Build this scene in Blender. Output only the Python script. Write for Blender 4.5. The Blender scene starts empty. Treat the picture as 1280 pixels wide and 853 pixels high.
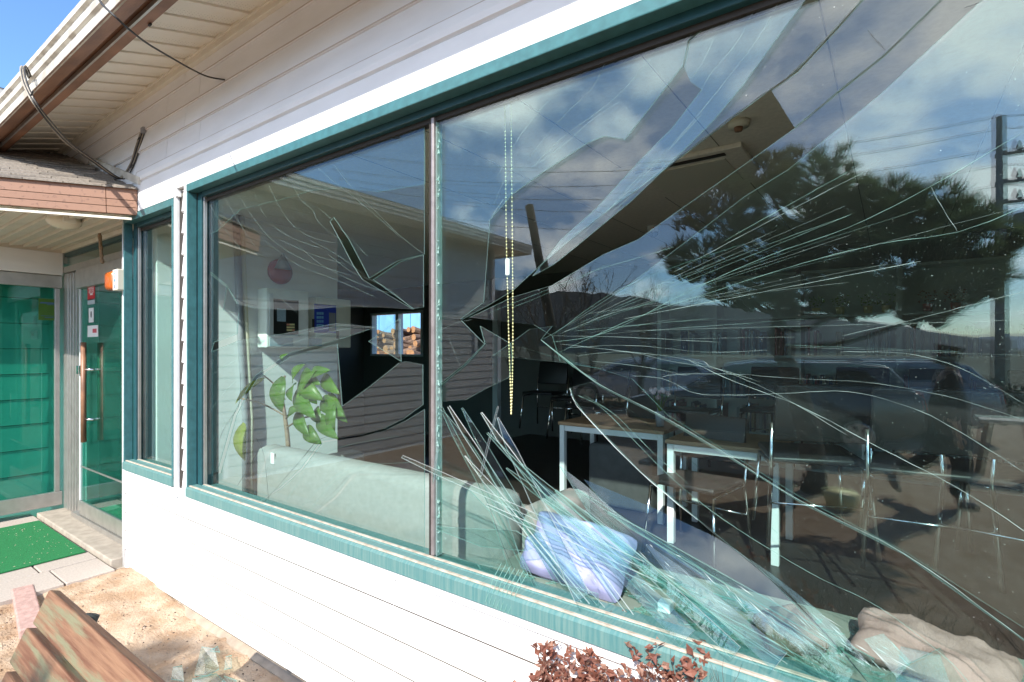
import bpy, bmesh, math, random
from mathutils import Vector, Matrix, Euler
random.seed(7)
R = math.radians
S = bpy.context.scene
C = S.collection

# ------------------------------------------------------------------ camera
EYE = Vector((0.0, -1.54, 1.6))
YAW = R(35.8)                       # the view is turned left of the wall's normal
F_PX, CX, HY = 660.0, 640.0, 436.6  # focal length and horizon of the photograph, in its pixels
cam_d = bpy.data.cameras.new('camera')
cam_d.sensor_width = 36.0
cam_d.lens = F_PX / 1280 * 36.0
cam_d.shift_y = (HY - 426.5) / 1280
cam_d.clip_start = 0.05
cam_d.clip_end = 5000
cam = bpy.data.objects.new('camera', cam_d)
cam.location = EYE
cam.rotation_euler = (R(90), 0, YAW)
C.objects.link(cam)
S.camera = cam

# ------------------------------------------------------------------ sky, sun, exposure
SUN_AZ, SUN_EL = R(19), R(38)       # azimuth from -Y towards +X
to_sun = Vector((math.sin(SUN_AZ) * math.cos(SUN_EL), -math.cos(SUN_AZ) * math.cos(SUN_EL), math.sin(SUN_EL)))
W = bpy.data.worlds.new('World')
S.world = W
W.use_nodes = True
nt = W.node_tree
bg = nt.nodes['Background']
sky = nt.nodes.new('ShaderNodeTexSky')
sky.sky_type = 'NISHITA'
sky.sun_disc = False
sky.sun_elevation = SUN_EL
sky.sun_rotation = math.atan2(to_sun.x, to_sun.y)
sky.altitude = 50
sky.air_density = 1.0
sky.dust_density = 0.8
tc = nt.nodes.new('ShaderNodeTexCoord')
sep = nt.nodes.new('ShaderNodeSeparateXYZ')
nt.links.new(tc.outputs['Generated'], sep.inputs[0])
def wmath(op, a, b=None):
    n = nt.nodes.new('ShaderNodeMath'); n.operation = op
    for i, v in enumerate((a, b)):
        if v is None: continue
        if isinstance(v, (int, float)): n.inputs[i].default_value = v
        else: nt.links.new(v, n.inputs[i])
    return n.outputs[0]
zz = wmath('ADD', wmath('MAXIMUM', sep.outputs[2], 0.0), 0.32)
comb = nt.nodes.new('ShaderNodeCombineXYZ')
nt.links.new(wmath('DIVIDE', sep.outputs[0], zz), comb.inputs[0])
nt.links.new(wmath('DIVIDE', sep.outputs[1], zz), comb.inputs[1])
n1 = nt.nodes.new('ShaderNodeTexNoise'); n1.inputs['Scale'].default_value = 3.3
n1.inputs['Detail'].default_value = 9; n1.inputs['Roughness'].default_value = 0.55
n2 = nt.nodes.new('ShaderNodeTexNoise'); n2.inputs['Scale'].default_value = 0.55
nt.links.new(comb.outputs[0], n1.inputs['Vector']); nt.links.new(comb.outputs[0], n2.inputs['Vector'])
cover = wmath('ADD', n1.outputs[0], wmath('MULTIPLY', wmath('SUBTRACT', n2.outputs[0], 0.5), 0.9))
# cumulus drifts on the sunny side; the far side of the sky is clear
cover = wmath('SUBTRACT', cover, wmath('MULTIPLY', wmath('ADD', sep.outputs[1], 0.55), 0.32))
ramp = nt.nodes.new('ShaderNodeValToRGB')
ramp.color_ramp.elements[0].position = 0.575; ramp.color_ramp.elements[1].position = 0.77
nt.links.new(cover, ramp.inputs[0])
mixc = nt.nodes.new('ShaderNodeMixRGB')
mixc.inputs[2].default_value = (14.0, 14.6, 15.2, 1)
skyg = nt.nodes.new('ShaderNodeMixRGB'); skyg.blend_type = 'MULTIPLY'; skyg.inputs[0].default_value = 1
skyg.inputs[2].default_value = (0.74, 0.98, 1.28, 1)
nt.links.new(sky.outputs[0], skyg.inputs[1])
nt.links.new(ramp.outputs[0], mixc.inputs[0]); nt.links.new(skyg.outputs[0], mixc.inputs[1])
nt.links.new(mixc.outputs[0], bg.inputs[0])
bg.inputs[1].default_value = 0.14

sun_d = bpy.data.lights.new('sun', 'SUN')
sun_d.energy = 4.6
sun_d.angle = R(0.53)
sun_d.color = (1.0, 0.95, 0.87)
sun = bpy.data.objects.new('sun', sun_d)
sun.rotation_euler = (-to_sun).to_track_quat('-Z', 'Y').to_euler()
C.objects.link(sun)

S.view_settings.view_transform = 'Standard'
S.view_settings.look = 'None'
S.view_settings.exposure = 0.90
S.view_settings.gamma = 1.0
S.render.engine = 'CYCLES'
S.cycles.max_bounces = 14
S.cycles.transparent_max_bounces = 48
S.cycles.glossy_bounces = 6
S.cycles.use_denoising = True
S.cycles.sample_clamp_indirect = 6.0
S.cycles.caustics_reflective = False
S.cycles.caustics_refractive = False

# ------------------------------------------------------------------ survey helpers
FWD = Vector((-math.sin(YAW), math.cos(YAW), 0)); RGT = Vector((math.cos(YAW), math.sin(YAW), 0))
def ray(px, py):
    return FWD + RGT * ((px - CX) / F_PX) + Vector((0, 0, (HY - py) / F_PX))
def PY(px, py, Y=0.0):                 # the point on the plane y = Y that was sighted at (px, py)
    d = ray(px, py); return EYE + d * ((Y - EYE.y) / d.y)
def PX(px, py, X):
    d = ray(px, py); return EYE + d * ((X - EYE.x) / d.x)
def PZ(px, py, Z):
    d = ray(px, py); return EYE + d * ((Z - EYE.z) / d.z)
GLASS_Y = 0.060
def MIR(v): return Vector((v.x, 2 * GLASS_Y - v.y, v.z))   # where a thing seen reflected in the window really stands

# ------------------------------------------------------------------ materials
M = {}
def nodes_of(m):
    m.use_nodes = True
    return m.node_tree, m.node_tree.nodes['Principled BSDF']
def mat(name, col, rough=0.5, var=0.0, scale=8.0, bump=0.0, bscale=40.0, metal=0.0, col2=None, spec=0.5, stretch=None, detail=6, cut=(0.35, 0.65), dist=0.01, coat=0.0):
    m = bpy.data.materials.new(name); t, p = nodes_of(m)
    p.inputs['Base Color'].default_value = (*col, 1); p.inputs['Roughness'].default_value = rough
    p.inputs['Metallic'].default_value = metal; p.inputs['Specular IOR Level'].default_value = spec
    if coat: p.inputs['Coat Weight'].default_value = coat
    co = t.nodes.new('ShaderNodeTexCoord'); src = co.outputs['Object']
    if stretch:
        mp = t.nodes.new('ShaderNodeMapping'); mp.inputs['Scale'].default_value = stretch
        t.links.new(src, mp.inputs[0]); src = mp.outputs[0]
    if var or col2:
        n = t.nodes.new('ShaderNodeTexNoise'); n.inputs['Scale'].default_value = scale; n.inputs['Detail'].default_value = detail
        t.links.new(src, n.inputs['Vector'])
        r = t.nodes.new('ShaderNodeValToRGB')
        c2 = col2 or tuple(c * (1 - var) for c in col)
        r.color_ramp.elements[0].position, r.color_ramp.elements[1].position = cut
        r.color_ramp.elements[0].color = (*c2, 1); r.color_ramp.elements[1].color = (*col, 1)
        t.links.new(n.outputs[0], r.inputs[0]); t.links.new(r.outputs[0], p.inputs['Base Color'])
    if bump:
        b = t.nodes.new('ShaderNodeTexNoise'); b.inputs['Scale'].default_value = bscale; b.inputs['Detail'].default_value = 5
        t.links.new(src, b.inputs['Vector'])
        bm_ = t.nodes.new('ShaderNodeBump'); bm_.inputs['Strength'].default_value = bump; bm_.inputs['Distance'].default_value = dist
        t.links.new(b.outputs[0], bm_.inputs['Height']); t.links.new(bm_.outputs[0], p.inputs['Normal'])
    M[name] = m
    return m
def wood3(name):
    m = mat(name, (0.235, 0.125, 0.07), 0.6, 0.0, 16, 0.5, 30, col2=(0.13, 0.055, 0.03), stretch=(0.25, 4.0, 4.0), cut=(0.35, 0.6), dist=0.006, detail=9)
    t = m.node_tree; p = t.nodes['Principled BSDF']; base = p.inputs['Base Color'].links[0].from_socket
    co = t.nodes.new('ShaderNodeTexCoord'); mp = t.nodes.new('ShaderNodeMapping'); mp.inputs['Scale'].default_value = (0.9, 9, 9)
    n = t.nodes.new('ShaderNodeTexNoise'); n.inputs['Scale'].default_value = 2.6; n.inputs['Detail'].default_value = 10; n.inputs['Roughness'].default_value = 0.62
    t.links.new(co.outputs['Object'], mp.inputs[0]); t.links.new(mp.outputs[0], n.inputs['Vector'])
    r = t.nodes.new('ShaderNodeValToRGB'); r.color_ramp.elements[0].position = 0.49; r.color_ramp.elements[1].position = 0.60
    mx = t.nodes.new('ShaderNodeMixRGB'); mx.inputs[2].default_value = (0.175, 0.165, 0.095, 1)
    t.links.new(n.outputs[0], r.inputs[0]); t.links.new(r.outputs[0], mx.inputs[0]); t.links.new(base, mx.inputs[1]); t.links.new(mx.outputs[0], p.inputs['Base Color'])
    return m
def glass(name, tint, f0=0.05, dust=0.0, dust_col=(0.8, 0.85, 0.8)):
    m = bpy.data.materials.new(name); m.use_nodes = True; t = m.node_tree; t.nodes.clear()
    o = t.nodes.new('ShaderNodeOutputMaterial')
    tr = t.nodes.new('ShaderNodeBsdfTransparent'); tr.inputs[0].default_value = (*tint, 1)
    gl = t.nodes.new('ShaderNodeBsdfGlossy'); gl.inputs['Roughness'].default_value = 0.0; gl.inputs[0].default_value = (1, 1, 1, 1)
    g = t.nodes.new('ShaderNodeNewGeometry')
    d = t.nodes.new('ShaderNodeVectorMath'); d.operation = 'DOT_PRODUCT'
    t.links.new(g.outputs['Normal'], d.inputs[0]); t.links.new(g.outputs['Incoming'], d.inputs[1])
    def mm(op, a, b=None):
        n = t.nodes.new('ShaderNodeMath'); n.operation = op
        for i, v in enumerate((a, b)):
            if v is None: continue
            if isinstance(v, (int, float)): n.inputs[i].default_value = v
            else: t.links.new(v, n.inputs[i])
        return n.outputs[0]
    c = mm('ABSOLUTE', d.outputs['Value'])
    f = mm('ADD', mm('MULTIPLY', mm('POWER', mm('SUBTRACT', 1.0, c), 5.0), 1 - f0), f0)
    mx = t.nodes.new('ShaderNodeMixShader')
    t.links.new(f, mx.inputs[0]); t.links.new(tr.outputs[0], mx.inputs[1]); t.links.new(gl.outputs[0], mx.inputs[2])
    out = mx.outputs[0]
    if dust:
        df = t.nodes.new('ShaderNodeBsdfDiffuse'); df.inputs[0].default_value = (*dust_col, 1)
        n = t.nodes.new('ShaderNodeTexNoise'); n.inputs['Scale'].default_value = 240; n.inputs['Detail'].default_value = 2
        n3 = t.nodes.new('ShaderNodeTexNoise'); n3.inputs['Scale'].default_value = 5; n3.inputs['Detail'].default_value = 6
        co = t.nodes.new('ShaderNodeTexCoord'); t.links.new(co.outputs['Object'], n.inputs['Vector']); t.links.new(co.outputs['Object'], n3.inputs['Vector'])
        sp = mm('MULTIPLY', mm('MAXIMUM', mm('SUBTRACT', n.outputs[0], 0.735), 0.0), 7.0)
        fac = mm('ADD', mm('MINIMUM', sp, 0.5), mm('MULTIPLY', n3.outputs[0], dust))
        m2 = t.nodes.new('ShaderNodeMixShader')
        t.links.new(fac, m2.inputs[0]); t.links.new(out, m2.inputs[1]); t.links.new(df.outputs[0], m2.inputs[2])
        out = m2.outputs[0]
    t.links.new(out, o.inputs[0])
    M[name] = m
    return m
mat('vinyl', (0.83, 0.83, 0.83), 0.45, 0.07, 3.0, 0.05, 90, stretch=(1, 1, 4))
mat('vinyl_cream', (0.74, 0.69, 0.58), 0.5, 0.10, 5.0, 0.05, 60, cut=(0.3, 0.6))
mat('soffit', (0.82, 0.77, 0.66), 0.5, 0.0, 6.0, 0.05, 60, col2=(0.76, 0.66, 0.48), cut=(0.22, 0.5))
mat('soffit_hole', (0.18, 0.14, 0.10), 0.8)
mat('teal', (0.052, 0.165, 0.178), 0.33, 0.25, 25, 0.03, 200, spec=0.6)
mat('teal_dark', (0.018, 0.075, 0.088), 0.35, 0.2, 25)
mat('teal_dusty', (0.062, 0.175, 0.178), 0.5, 0.0, 14, 0.05, 160, col2=(0.13, 0.23, 0.215), cut=(0.35, 0.7), stretch=(9, 1, 0.5))
mat('sill_dirt', (0.52, 0.46, 0.38), 0.8, 0.0, 30, 0.1, 150, col2=(0.34, 0.29, 0.23))
mat('aluminium', (0.50, 0.48, 0.45), 0.35, 0.15, 12, metal=0.75)
mat('mullion_metal', (0.30, 0.265, 0.26), 0.38, 0.2, 30, metal=0.5)
mat('gasket', (0.03, 0.025, 0.02), 0.7)
mat('brown_metal', (0.30, 0.15, 0.085), 0.45, 0.0, 9, 0.08, 90, col2=(0.17, 0.085, 0.05), stretch=(0.4, 1, 1))
mat('fascia_brown', (0.27, 0.145, 0.095), 0.6, 0.0, 40, 0.25, 260, col2=(0.17, 0.09, 0.06), cut=(0.3, 0.42), dist=0.003)
mat('gutter_white', (0.60, 0.57, 0.50), 0.55, 0.0, 9, col2=(0.40, 0.36, 0.30), cut=(0.35, 0.55), detail=9)
mat('shingle', (0.25, 0.215, 0.18), 0.9, 0.35, 60, 0.5, 240, dist=0.004)
mat('shingle_b', (0.185, 0.16, 0.135), 0.9, 0.35, 60, 0.5, 240, dist=0.004)
mat('concrete', (0.40, 0.35, 0.29), 0.85, 0.25, 14, 0.3, 120)
mat('granite', (0.46, 0.40, 0.35), 0.8, 0.18, 90, 0.15, 300, detail=3)
mat('pink_stone', (0.48, 0.31, 0.27), 0.85, 0.25, 30, 0.3, 90)
mat('turf_mat', (0.012, 0.21, 0.062), 0.95, 0.35, 160, 0.8, 420, dist=0.006)
mat('turf_crumb', (0.45, 0.40, 0.28), 0.9)
mat('sand', (0.46, 0.345, 0.245), 0.95, 0.0, 9, 0.7, 60, col2=(0.33, 0.215, 0.13), dist=0.02, detail=12)
mat('gravel', (0.45, 0.36, 0.28), 0.9, 0.3, 20)
wood3('painted_wood')
mat('bench_edge', (0.30, 0.13, 0.055), 0.5, 0.35, 6, 0.25, 60, stretch=(0.4, 4, 4))
mat('iron', (0.04, 0.045, 0.04), 0.6, 0.3, 20)
mat('plaster', (0.88, 0.89, 0.87), 0.8, 0.06, 3)
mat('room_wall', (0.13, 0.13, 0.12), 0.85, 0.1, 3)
mat('ceiling_board', (0.72, 0.68, 0.60), 0.9, 0.12, 40, 0.1, 200)
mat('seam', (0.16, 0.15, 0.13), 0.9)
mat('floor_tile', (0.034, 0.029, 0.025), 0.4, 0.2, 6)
mat('black_plastic', (0.015, 0.015, 0.016), 0.45)
mat('chrome', (0.75, 0.75, 0.75), 0.12, metal=1.0)
mat('white_metal', (0.66, 0.70, 0.70), 0.4)
mat('shelf_paint', (0.50, 0.58, 0.55), 0.45)
mat('table_wood', (0.40, 0.25, 0.14), 0.45, 0.3, 6, stretch=(0.4, 5, 5))
mat('grey_fabric', (0.075, 0.08, 0.08), 0.9, 0.2, 12)
mat('sofa_cloth', (0.29, 0.295, 0.275), 0.9, 0.1, 30, 0.1, 300)
mat('lavender_cloth', (0.36, 0.36, 0.58), 0.85, 0.22, 9, 0.15, 200)
mat('pink_cloth', (0.38, 0.235, 0.205), 0.9, 0.18, 12, 0.2, 200)
mat('bench_top', (0.27, 0.29, 0.245), 0.6, 0.2, 8)
mat('bead', (0.72, 0.66, 0.34), 0.35)
mat('clear_plastic', (0.85, 0.85, 0.78), 0.3)
mat('cream_box', (0.86, 0.88, 0.82), 0.45, 0.08, 9)
mat('beige_box', (0.72, 0.72, 0.60), 0.45, 0.08, 9)
mat('dark_panel', (0.02, 0.022, 0.02), 0.4)
mat('blue_panel', (0.04, 0.07, 0.42), 0.4)
mat('pale_label', (0.36, 0.48, 0.54), 0.5, 0.2, 60)
mat('key_yellow', (0.75, 0.66, 0.33), 0.5)
mat('key_red', (0.72, 0.30, 0.2), 0.5)
mat('ivory_pipe', (0.66, 0.63, 0.48), 0.45)
mat('grey_pipe', (0.25, 0.26, 0.28), 0.5)
mat('red_enamel', (0.42, 0.05, 0.05), 0.35)
mat('leaf', (0.11, 0.25, 0.03), 0.35, 0.4, 8, spec=0.4)
mat('leaf_yellow', (0.34, 0.38, 0.05), 0.4, 0.2, 8)
mat('stem', (0.24, 0.17, 0.11), 0.8, 0.3, 40)
mat('pot', (0.62, 0.62, 0.58), 0.4)
mat('orange_plastic', (0.50, 0.095, 0.008), 0.25, spec=0.6, coat=0.4)
mat('ivory_plastic', (0.62, 0.60, 0.50), 0.45)
mat('ink_blue', (0.05, 0.12, 0.28), 0.6)
mat('ink_pale_blue', (0.18, 0.42, 0.62), 0.6)
mat('ink_black', (0.03, 0.03, 0.04), 0.6)
mat('red_print', (0.52, 0.015, 0.025), 0.5)
mat('red_ink', (0.55, 0.08, 0.11), 0.5)
mat('white_print', (0.78, 0.79, 0.80), 0.5)
mat('silver_print', (0.42, 0.48, 0.52), 0.5)
mat('green_poster', (0.055, 0.15, 0.012), 0.5, 0.15, 20)
mat('opal', (0.70, 0.66, 0.52), 0.25)
mat('cable_grey', (0.36, 0.31, 0.24), 0.6, 0.3, 30)
mat('cable_black', (0.02, 0.02, 0.02), 0.55)
mat('dry_rope', (0.40, 0.28, 0.18), 0.9, 0.4, 60)
mat('twig', (0.30, 0.16, 0.11), 0.85, 0.3, 40)
mat('dry_leaf', (0.26, 0.10, 0.065), 0.6, 0.0, 30, col2=(0.15, 0.055, 0.04))
mat('dry_leaf_b', (0.40, 0.22, 0.16), 0.6, 0.3, 30)
mat('bark', (0.085, 0.06, 0.045), 0.95, 0.4, 12, 0.6, 40, stretch=(3, 3, 0.6))
mat('bare_bark', (0.10, 0.08, 0.065), 0.95, 0.3, 20)
mat('needles', (0.115, 0.15, 0.08), 0.8, 0.4, 2, spec=0.2)
mat('pole_concrete', (0.28, 0.28, 0.27), 0.9, 0.2, 8)
mat('wire', (0.03, 0.03, 0.03), 0.6)
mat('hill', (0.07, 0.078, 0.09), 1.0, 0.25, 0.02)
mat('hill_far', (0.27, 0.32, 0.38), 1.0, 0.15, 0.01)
mat('car_grey', (0.085, 0.085, 0.085), 0.25, metal=0.3, coat=0.8)
mat('car_silver', (0.30, 0.31, 0.32), 0.25, metal=0.4, coat=0.8)
mat('car_white', (0.62, 0.62, 0.62), 0.25, coat=0.8)
mat('car_window', (0.02, 0.025, 0.03), 0.05, spec=0.8)
mat('tyre', (0.02, 0.02, 0.02), 0.85)
mat('rim', (0.45, 0.45, 0.46), 0.3, metal=0.8)
mat('tail_red', (0.45, 0.02, 0.02), 0.2, spec=0.7)
mat('plank', (0.30, 0.19, 0.12), 0.8, 0.4, 5, 0.3, 50, stretch=(0.4, 5, 5))
mat('log_bark', (0.20, 0.13, 0.09), 0.95, 0.4, 20, 0.5, 60)
mat('log_end', (0.36, 0.19, 0.085), 0.85, 0.3, 20)
mat('container_blue', (0.16, 0.36, 0.56), 0.5, 0.15, 3)
mat('coat_black', (0.012, 0.012, 0.015), 0.85, 0.2, 20)
mat('skin', (0.45, 0.27, 0.19), 0.55)
mat('hair', (0.02, 0.015, 0.012), 0.6)
mat('shoe', (0.33, 0.30, 0.25), 0.7)
mat('petal', (0.75, 0.50, 0.52), 0.6)
mat('paper', (0.78, 0.77, 0.72), 0.8)
BOOK = []
for i, c in enumerate([(0.06, 0.13, 0.22), (0.30, 0.34, 0.34), (0.10, 0.20, 0.24), (0.42, 0.42, 0.38), (0.25, 0.05, 0.06), (0.05, 0.07, 0.13), (0.20, 0.24, 0.26), (0.34, 0.30, 0.20)]):
    BOOK.append(mat('book_cover_%d' % i, c, 0.5))
def leafy(name, col, k=0.45):
    m = M[name]; t = m.node_tree; p = t.nodes['Principled BSDF']; out = t.nodes['Material Output']
    tl = t.nodes.new('ShaderNodeBsdfTranslucent'); tl.inputs[0].default_value = (*col, 1)
    mx = t.nodes.new('ShaderNodeMixShader'); mx.inputs[0].default_value = k
    t.links.new(p.outputs[0], mx.inputs[1]); t.links.new(tl.outputs[0], mx.inputs[2]); t.links.new(mx.outputs[0], out.inputs[0])
leafy('leaf', (0.26, 0.44, 0.04)); leafy('leaf_yellow', (0.50, 0.52, 0.06)); leafy('needles', (0.16, 0.21, 0.09), 0.45); leafy('dry_leaf', (0.40, 0.16, 0.10), 0.3); leafy('dry_leaf_b', (0.50, 0.27, 0.19), 0.3)
glass('glass_outer', (0.89, 0.966, 0.957), 0.047, 0.003)
glass('glass_inner', (0.93, 0.965, 0.957), 0.050, 0.001)
glass('glass_side', (0.85, 0.95, 0.93), 0.055, 0.006)
glass('glass_green', (0.38, 0.78, 0.70), 0.055, 0.06, (0.14, 0.55, 0.45))
mat('brown_cloth', (0.20, 0.15, 0.11), 0.9, 0.3, 20)
glass('glass_plain', (0.93, 0.96, 0.95), 0.045)
def edge_mat(name, col, alpha):
    m = bpy.data.materials.new(name); m.use_nodes = True; t = m.node_tree; t.nodes.clear()
    o = t.nodes.new('ShaderNodeOutputMaterial')
    p = t.nodes.new('ShaderNodeBsdfPrincipled'); p.inputs['Base Color'].default_value = (*col, 1); p.inputs['Roughness'].default_value = 0.22
    tl = t.nodes.new('ShaderNodeBsdfTranslucent'); tl.inputs[0].default_value = (*col, 1)
    m1 = t.nodes.new('ShaderNodeMixShader'); m1.inputs[0].default_value = 0.4
    t.links.new(p.outputs[0], m1.inputs[1]); t.links.new(tl.outputs[0], m1.inputs[2])
    tr = t.nodes.new('ShaderNodeBsdfTransparent'); tr.inputs[0].default_value = (0.8, 1, 0.94, 1)
    m2 = t.nodes.new('ShaderNodeMixShader'); m2.inputs[0].default_value = alpha
    t.links.new(tr.outputs[0], m2.inputs[1]); t.links.new(m1.outputs[0], m2.inputs[2]); t.links.new(m2.outputs[0], o.inputs[0])
    M[name] = m
edge_mat('glass_edge', (0.42, 0.66, 0.61), 0.45)
edge_mat('crack_white', (0.66, 0.80, 0.78), 0.45)
edge_mat('crack_green', (0.38, 0.60, 0.55), 0.50)
edge_mat('sliver_white', (0.80, 0.85, 0.85), 0.62)
mat('lap_shadow_soft', (0.52, 0.46, 0.41), 0.9)  # paler painted lap shadow for the upper wall and the wing
mat('vinyl_grey', (0.52, 0.50, 0.48), 0.5, 0.08, 3)
mat('lap_shadow', (0.09, 0.075, 0.065), 0.9)  # painted shadow line at the siding laps
mat('field', (0.10, 0.095, 0.055), 1.0, 0.4, 0.3)
mat('hedge_leaf', (0.06, 0.09, 0.025), 0.6, 0.4, 3)
mat('hedge_yellow', (0.20, 0.19, 0.05), 0.6, 0.4, 3)
mat('foundation', (0.40, 0.325, 0.25), 0.9, 0.25, 14, 0.3, 100)
mat('crack_dark', (0.02, 0.03, 0.03), 0.4)

# ------------------------------------------------------------------ mesh builder
class MB:
    def __init__(s): s.v = []; s.f = []; s.mi = []
    def add(s, vs, fs, mi=0):
        b = len(s.v); s.v += [tuple(v) for v in vs]
        for f in fs: s.f.append(tuple(i + b for i in f)); s.mi.append(mi)
        return s
    def box(s, a, b, mi=0):
        (x0, y0, z0), (x1, y1, z1) = a, b
        x0, x1 = min(x0, x1), max(x0, x1); y0, y1 = min(y0, y1), max(y0, y1); z0, z1 = min(z0, z1), max(z0, z1)
        return s.add([(x0,y0,z0),(x1,y0,z0),(x1,y1,z0),(x0,y1,z0),(x0,y0,z1),(x1,y0,z1),(x1,y1,z1),(x0,y1,z1)],
                     [(3,2,1,0),(4,5,6,7),(0,1,5,4),(1,2,6,5),(2,3,7,6),(3,0,4,7)], mi)
    def prism(s, prof, p0, p1, mi=0, cap=None):
        # prof: list of Vector offsets, swept from p0 to p1
        n = len(prof); p0, p1 = Vector(p0), Vector(p1)
        s.add([p0 + q for q in prof] + [p1 + q for q in prof], [(i, (i + 1) % n, n + (i + 1) % n, n + i) for i in range(n)], mi)
        b = len(s.v) - 2 * n
        s.f.append(tuple(b + i for i in reversed(range(n)))); s.mi.append(mi if cap is None else cap)
        s.f.append(tuple(b + n + i for i in range(n))); s.mi.append(mi if cap is None else cap)
        return s
    def tube(s, pts, rad, n=8, mi=0, cap=True):
        pts = [Vector(p) for p in pts]; m = len(pts)
        if not isinstance(rad, (list, tuple)): rad = [rad] * m
        vs = []; up = None
        for i, p in enumerate(pts):
            d = (pts[min(i + 1, m - 1)] - pts[max(i - 1, 0)])
            if d.length < 1e-9: d = Vector((0, 0, 1))
            d.normalize()
            if up is None: up = d.orthogonal().normalized()
            else:
                up = up - d * up.dot(d)
                up = up.normalized() if up.length > 1e-6 else d.orthogonal().normalized()
            w = d.cross(up)
            for k in range(n):
                a = 2 * math.pi * k / n
                vs.append(p + (up * math.cos(a) + w * math.sin(a)) * rad[i])
        fs = [(i * n + k, i * n + (k + 1) % n, (i + 1) * n + (k + 1) % n, (i + 1) * n + k) for i in range(m - 1) for k in range(n)]
        if cap:
            fs.append(tuple(reversed(range(n)))); fs.append(tuple((m - 1) * n + k for k in range(n)))
        return s.add(vs, fs, mi)
    def sphere(s, c, r, nu=12, nv=8, mi=0, sc=(1, 1, 1)):
        c = Vector(c); vs = [c + Vector((0, 0, r * sc[2]))]
        for j in range(1, nv):
            t = math.pi * j / nv
            for i in range(nu):
                a = 2 * math.pi * i / nu
                vs.append(c + Vector((r * sc[0] * math.sin(t) * math.cos(a), r * sc[1] * math.sin(t) * math.sin(a), r * sc[2] * math.cos(t))))
        vs.append(c - Vector((0, 0, r * sc[2])))
        fs = [(0, 1 + i, 1 + (i + 1) % nu) for i in range(nu)]
        for j in range(nv - 2):
            for i in range(nu):
                a = 1 + j * nu; b = a + nu
                fs.append((a + i, b + i, b + (i + 1) % nu, a + (i + 1) % nu))
        e = len(vs) - 1; a = 1 + (nv - 2) * nu
        fs += [(e, a + (i + 1) % nu, a + i) for i in range(nu)]
        return s.add(vs, fs, mi)
    def build(s, name, mats, parent=None, smooth=False, bevel=0.0, loc=None):
        me = bpy.data.meshes.new(name); me.from_pydata(s.v, [], s.f); me.validate(); me.update()
        for m in (mats if isinstance(mats, (list, tuple)) else [mats]): me.materials.append(M[m] if isinstance(m, str) else m)
        if len(me.polygons) == len(s.mi): me.polygons.foreach_set('material_index', s.mi)
        if smooth: me.polygons.foreach_set('use_smooth', [True] * len(me.polygons))
        bmx = bmesh.new(); bmx.from_mesh(me); bmesh.ops.recalc_face_normals(bmx, faces=bmx.faces)
        if bevel: bmesh.ops.bevel(bmx, geom=[e for e in bmx.edges if e.is_manifold and e.calc_face_angle(0) > 0.5], offset=bevel, segments=2, profile=0.5, affect='EDGES')
        bmx.to_mesh(me); bmx.free()
        o = bpy.data.objects.new(name, me); C.objects.link(o)
        if parent:
            o.parent = parent
            o.matrix_parent_inverse = parent_inv(parent)
        if loc is not None: o.location = loc
        return o
def world_of(o):
    m = Matrix.LocRotScale(o.location, o.rotation_euler, o.scale)
    return (world_of(o.parent) @ o.matrix_parent_inverse @ m) if o.parent else m
def parent_inv(p): return world_of(p).inverted()
def tag(o, label=None, cat=None, group=None, kind=None):
    if label: o['label'] = label
    if cat: o['category'] = cat
    if group: o['group'] = group
    if kind: o['kind'] = kind
    return o
def empty(name, loc, label, cat, group=None):
    o = bpy.data.objects.new(name, None); o.empty_display_size = 0.1; o.location = loc; C.objects.link(o)
    return tag(o, label, cat, group)
def box(name, a, b, m, parent=None, bevel=0.0, smooth=False): return MB().box(a, b).build(name, m, parent, smooth, bevel)
def copy_tree(o, parent=None, loc=None, rz=None):
    c = o.copy(); C.objects.link(c); c.parent = parent
    if loc is not None: c.location = loc
    if rz is not None: c.rotation_euler.z = rz
    for ch in list(o.children): copy_tree(ch, c)
    return c
def jit(a): return random.uniform(-a, a)
def smooth_path(pts, k=8):
    pts = [Vector(p) for p in pts]; out = []
    for i in range(len(pts) - 1):
        p0, p1, p2, p3 = pts[max(i - 1, 0)], pts[i], pts[i + 1], pts[min(i + 2, len(pts) - 1)]
        for j in range(k):
            t = j / k
            out.append(0.5 * ((2 * p1) + (p2 - p0) * t + (2 * p0 - 5 * p1 + 4 * p2 - p3) * t * t + (3 * p1 - p0 - 3 * p2 + p3) * t ** 3))
    return out + [pts[-1]]
GZ = -0.08      # level of the sandy yard
exec_order = []

#@@GROUND
# ------------------------------------------------------------------ ground, hills
from mathutils import noise as mnoise
def gh(x, y):
    d = math.hypot(x + 2, y + 1)
    k = max(0.0, 1 - d / 14)
    h = GZ + k * (0.018 * mnoise.noise((x * 2.2, y * 2.2, 3)) + 0.016 * mnoise.noise((x * 8, y * 8, 1)) + 0.014 * max(0, mnoise.noise((x * 19, y * 19, 5))))
    h += 0.055 * max(0.0, min(1.0, (-3.4 - x) / 1.0)) if x > -4.62 else 0
    if x < -4.62: h = min(h, GZ + 0.02)
    return h
def axis(fine0, fine1, step, far):
    a = []; x = fine0
    while x <= fine1 + 1e-6: a.append(x); x += step
    g = step; x = a[-1]
    while x < far: g *= 1.35; x += g; a.append(x)
    g = step; x = a[0]; pre = []
    while x > -far: g *= 1.35; x -= g; pre.append(x)
    return pre[::-1] + a
gx, gy = axis(-5.0, 0.3, 0.022, 900), axis(-1.9, 0.05, 0.022, 900)
b = MB(); nx, ny = len(gx), len(gy)
b.add([(x, y, gh(x, y)) for y in gy for x in gx], [(j * nx + i, j * nx + i + 1, (j + 1) * nx + i + 1, (j + 1) * nx + i) for j in range(ny - 1) for i in range(nx - 1)])
ground = b.build('ground', 'sand', smooth=True); tag(ground, kind='structure')
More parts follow.
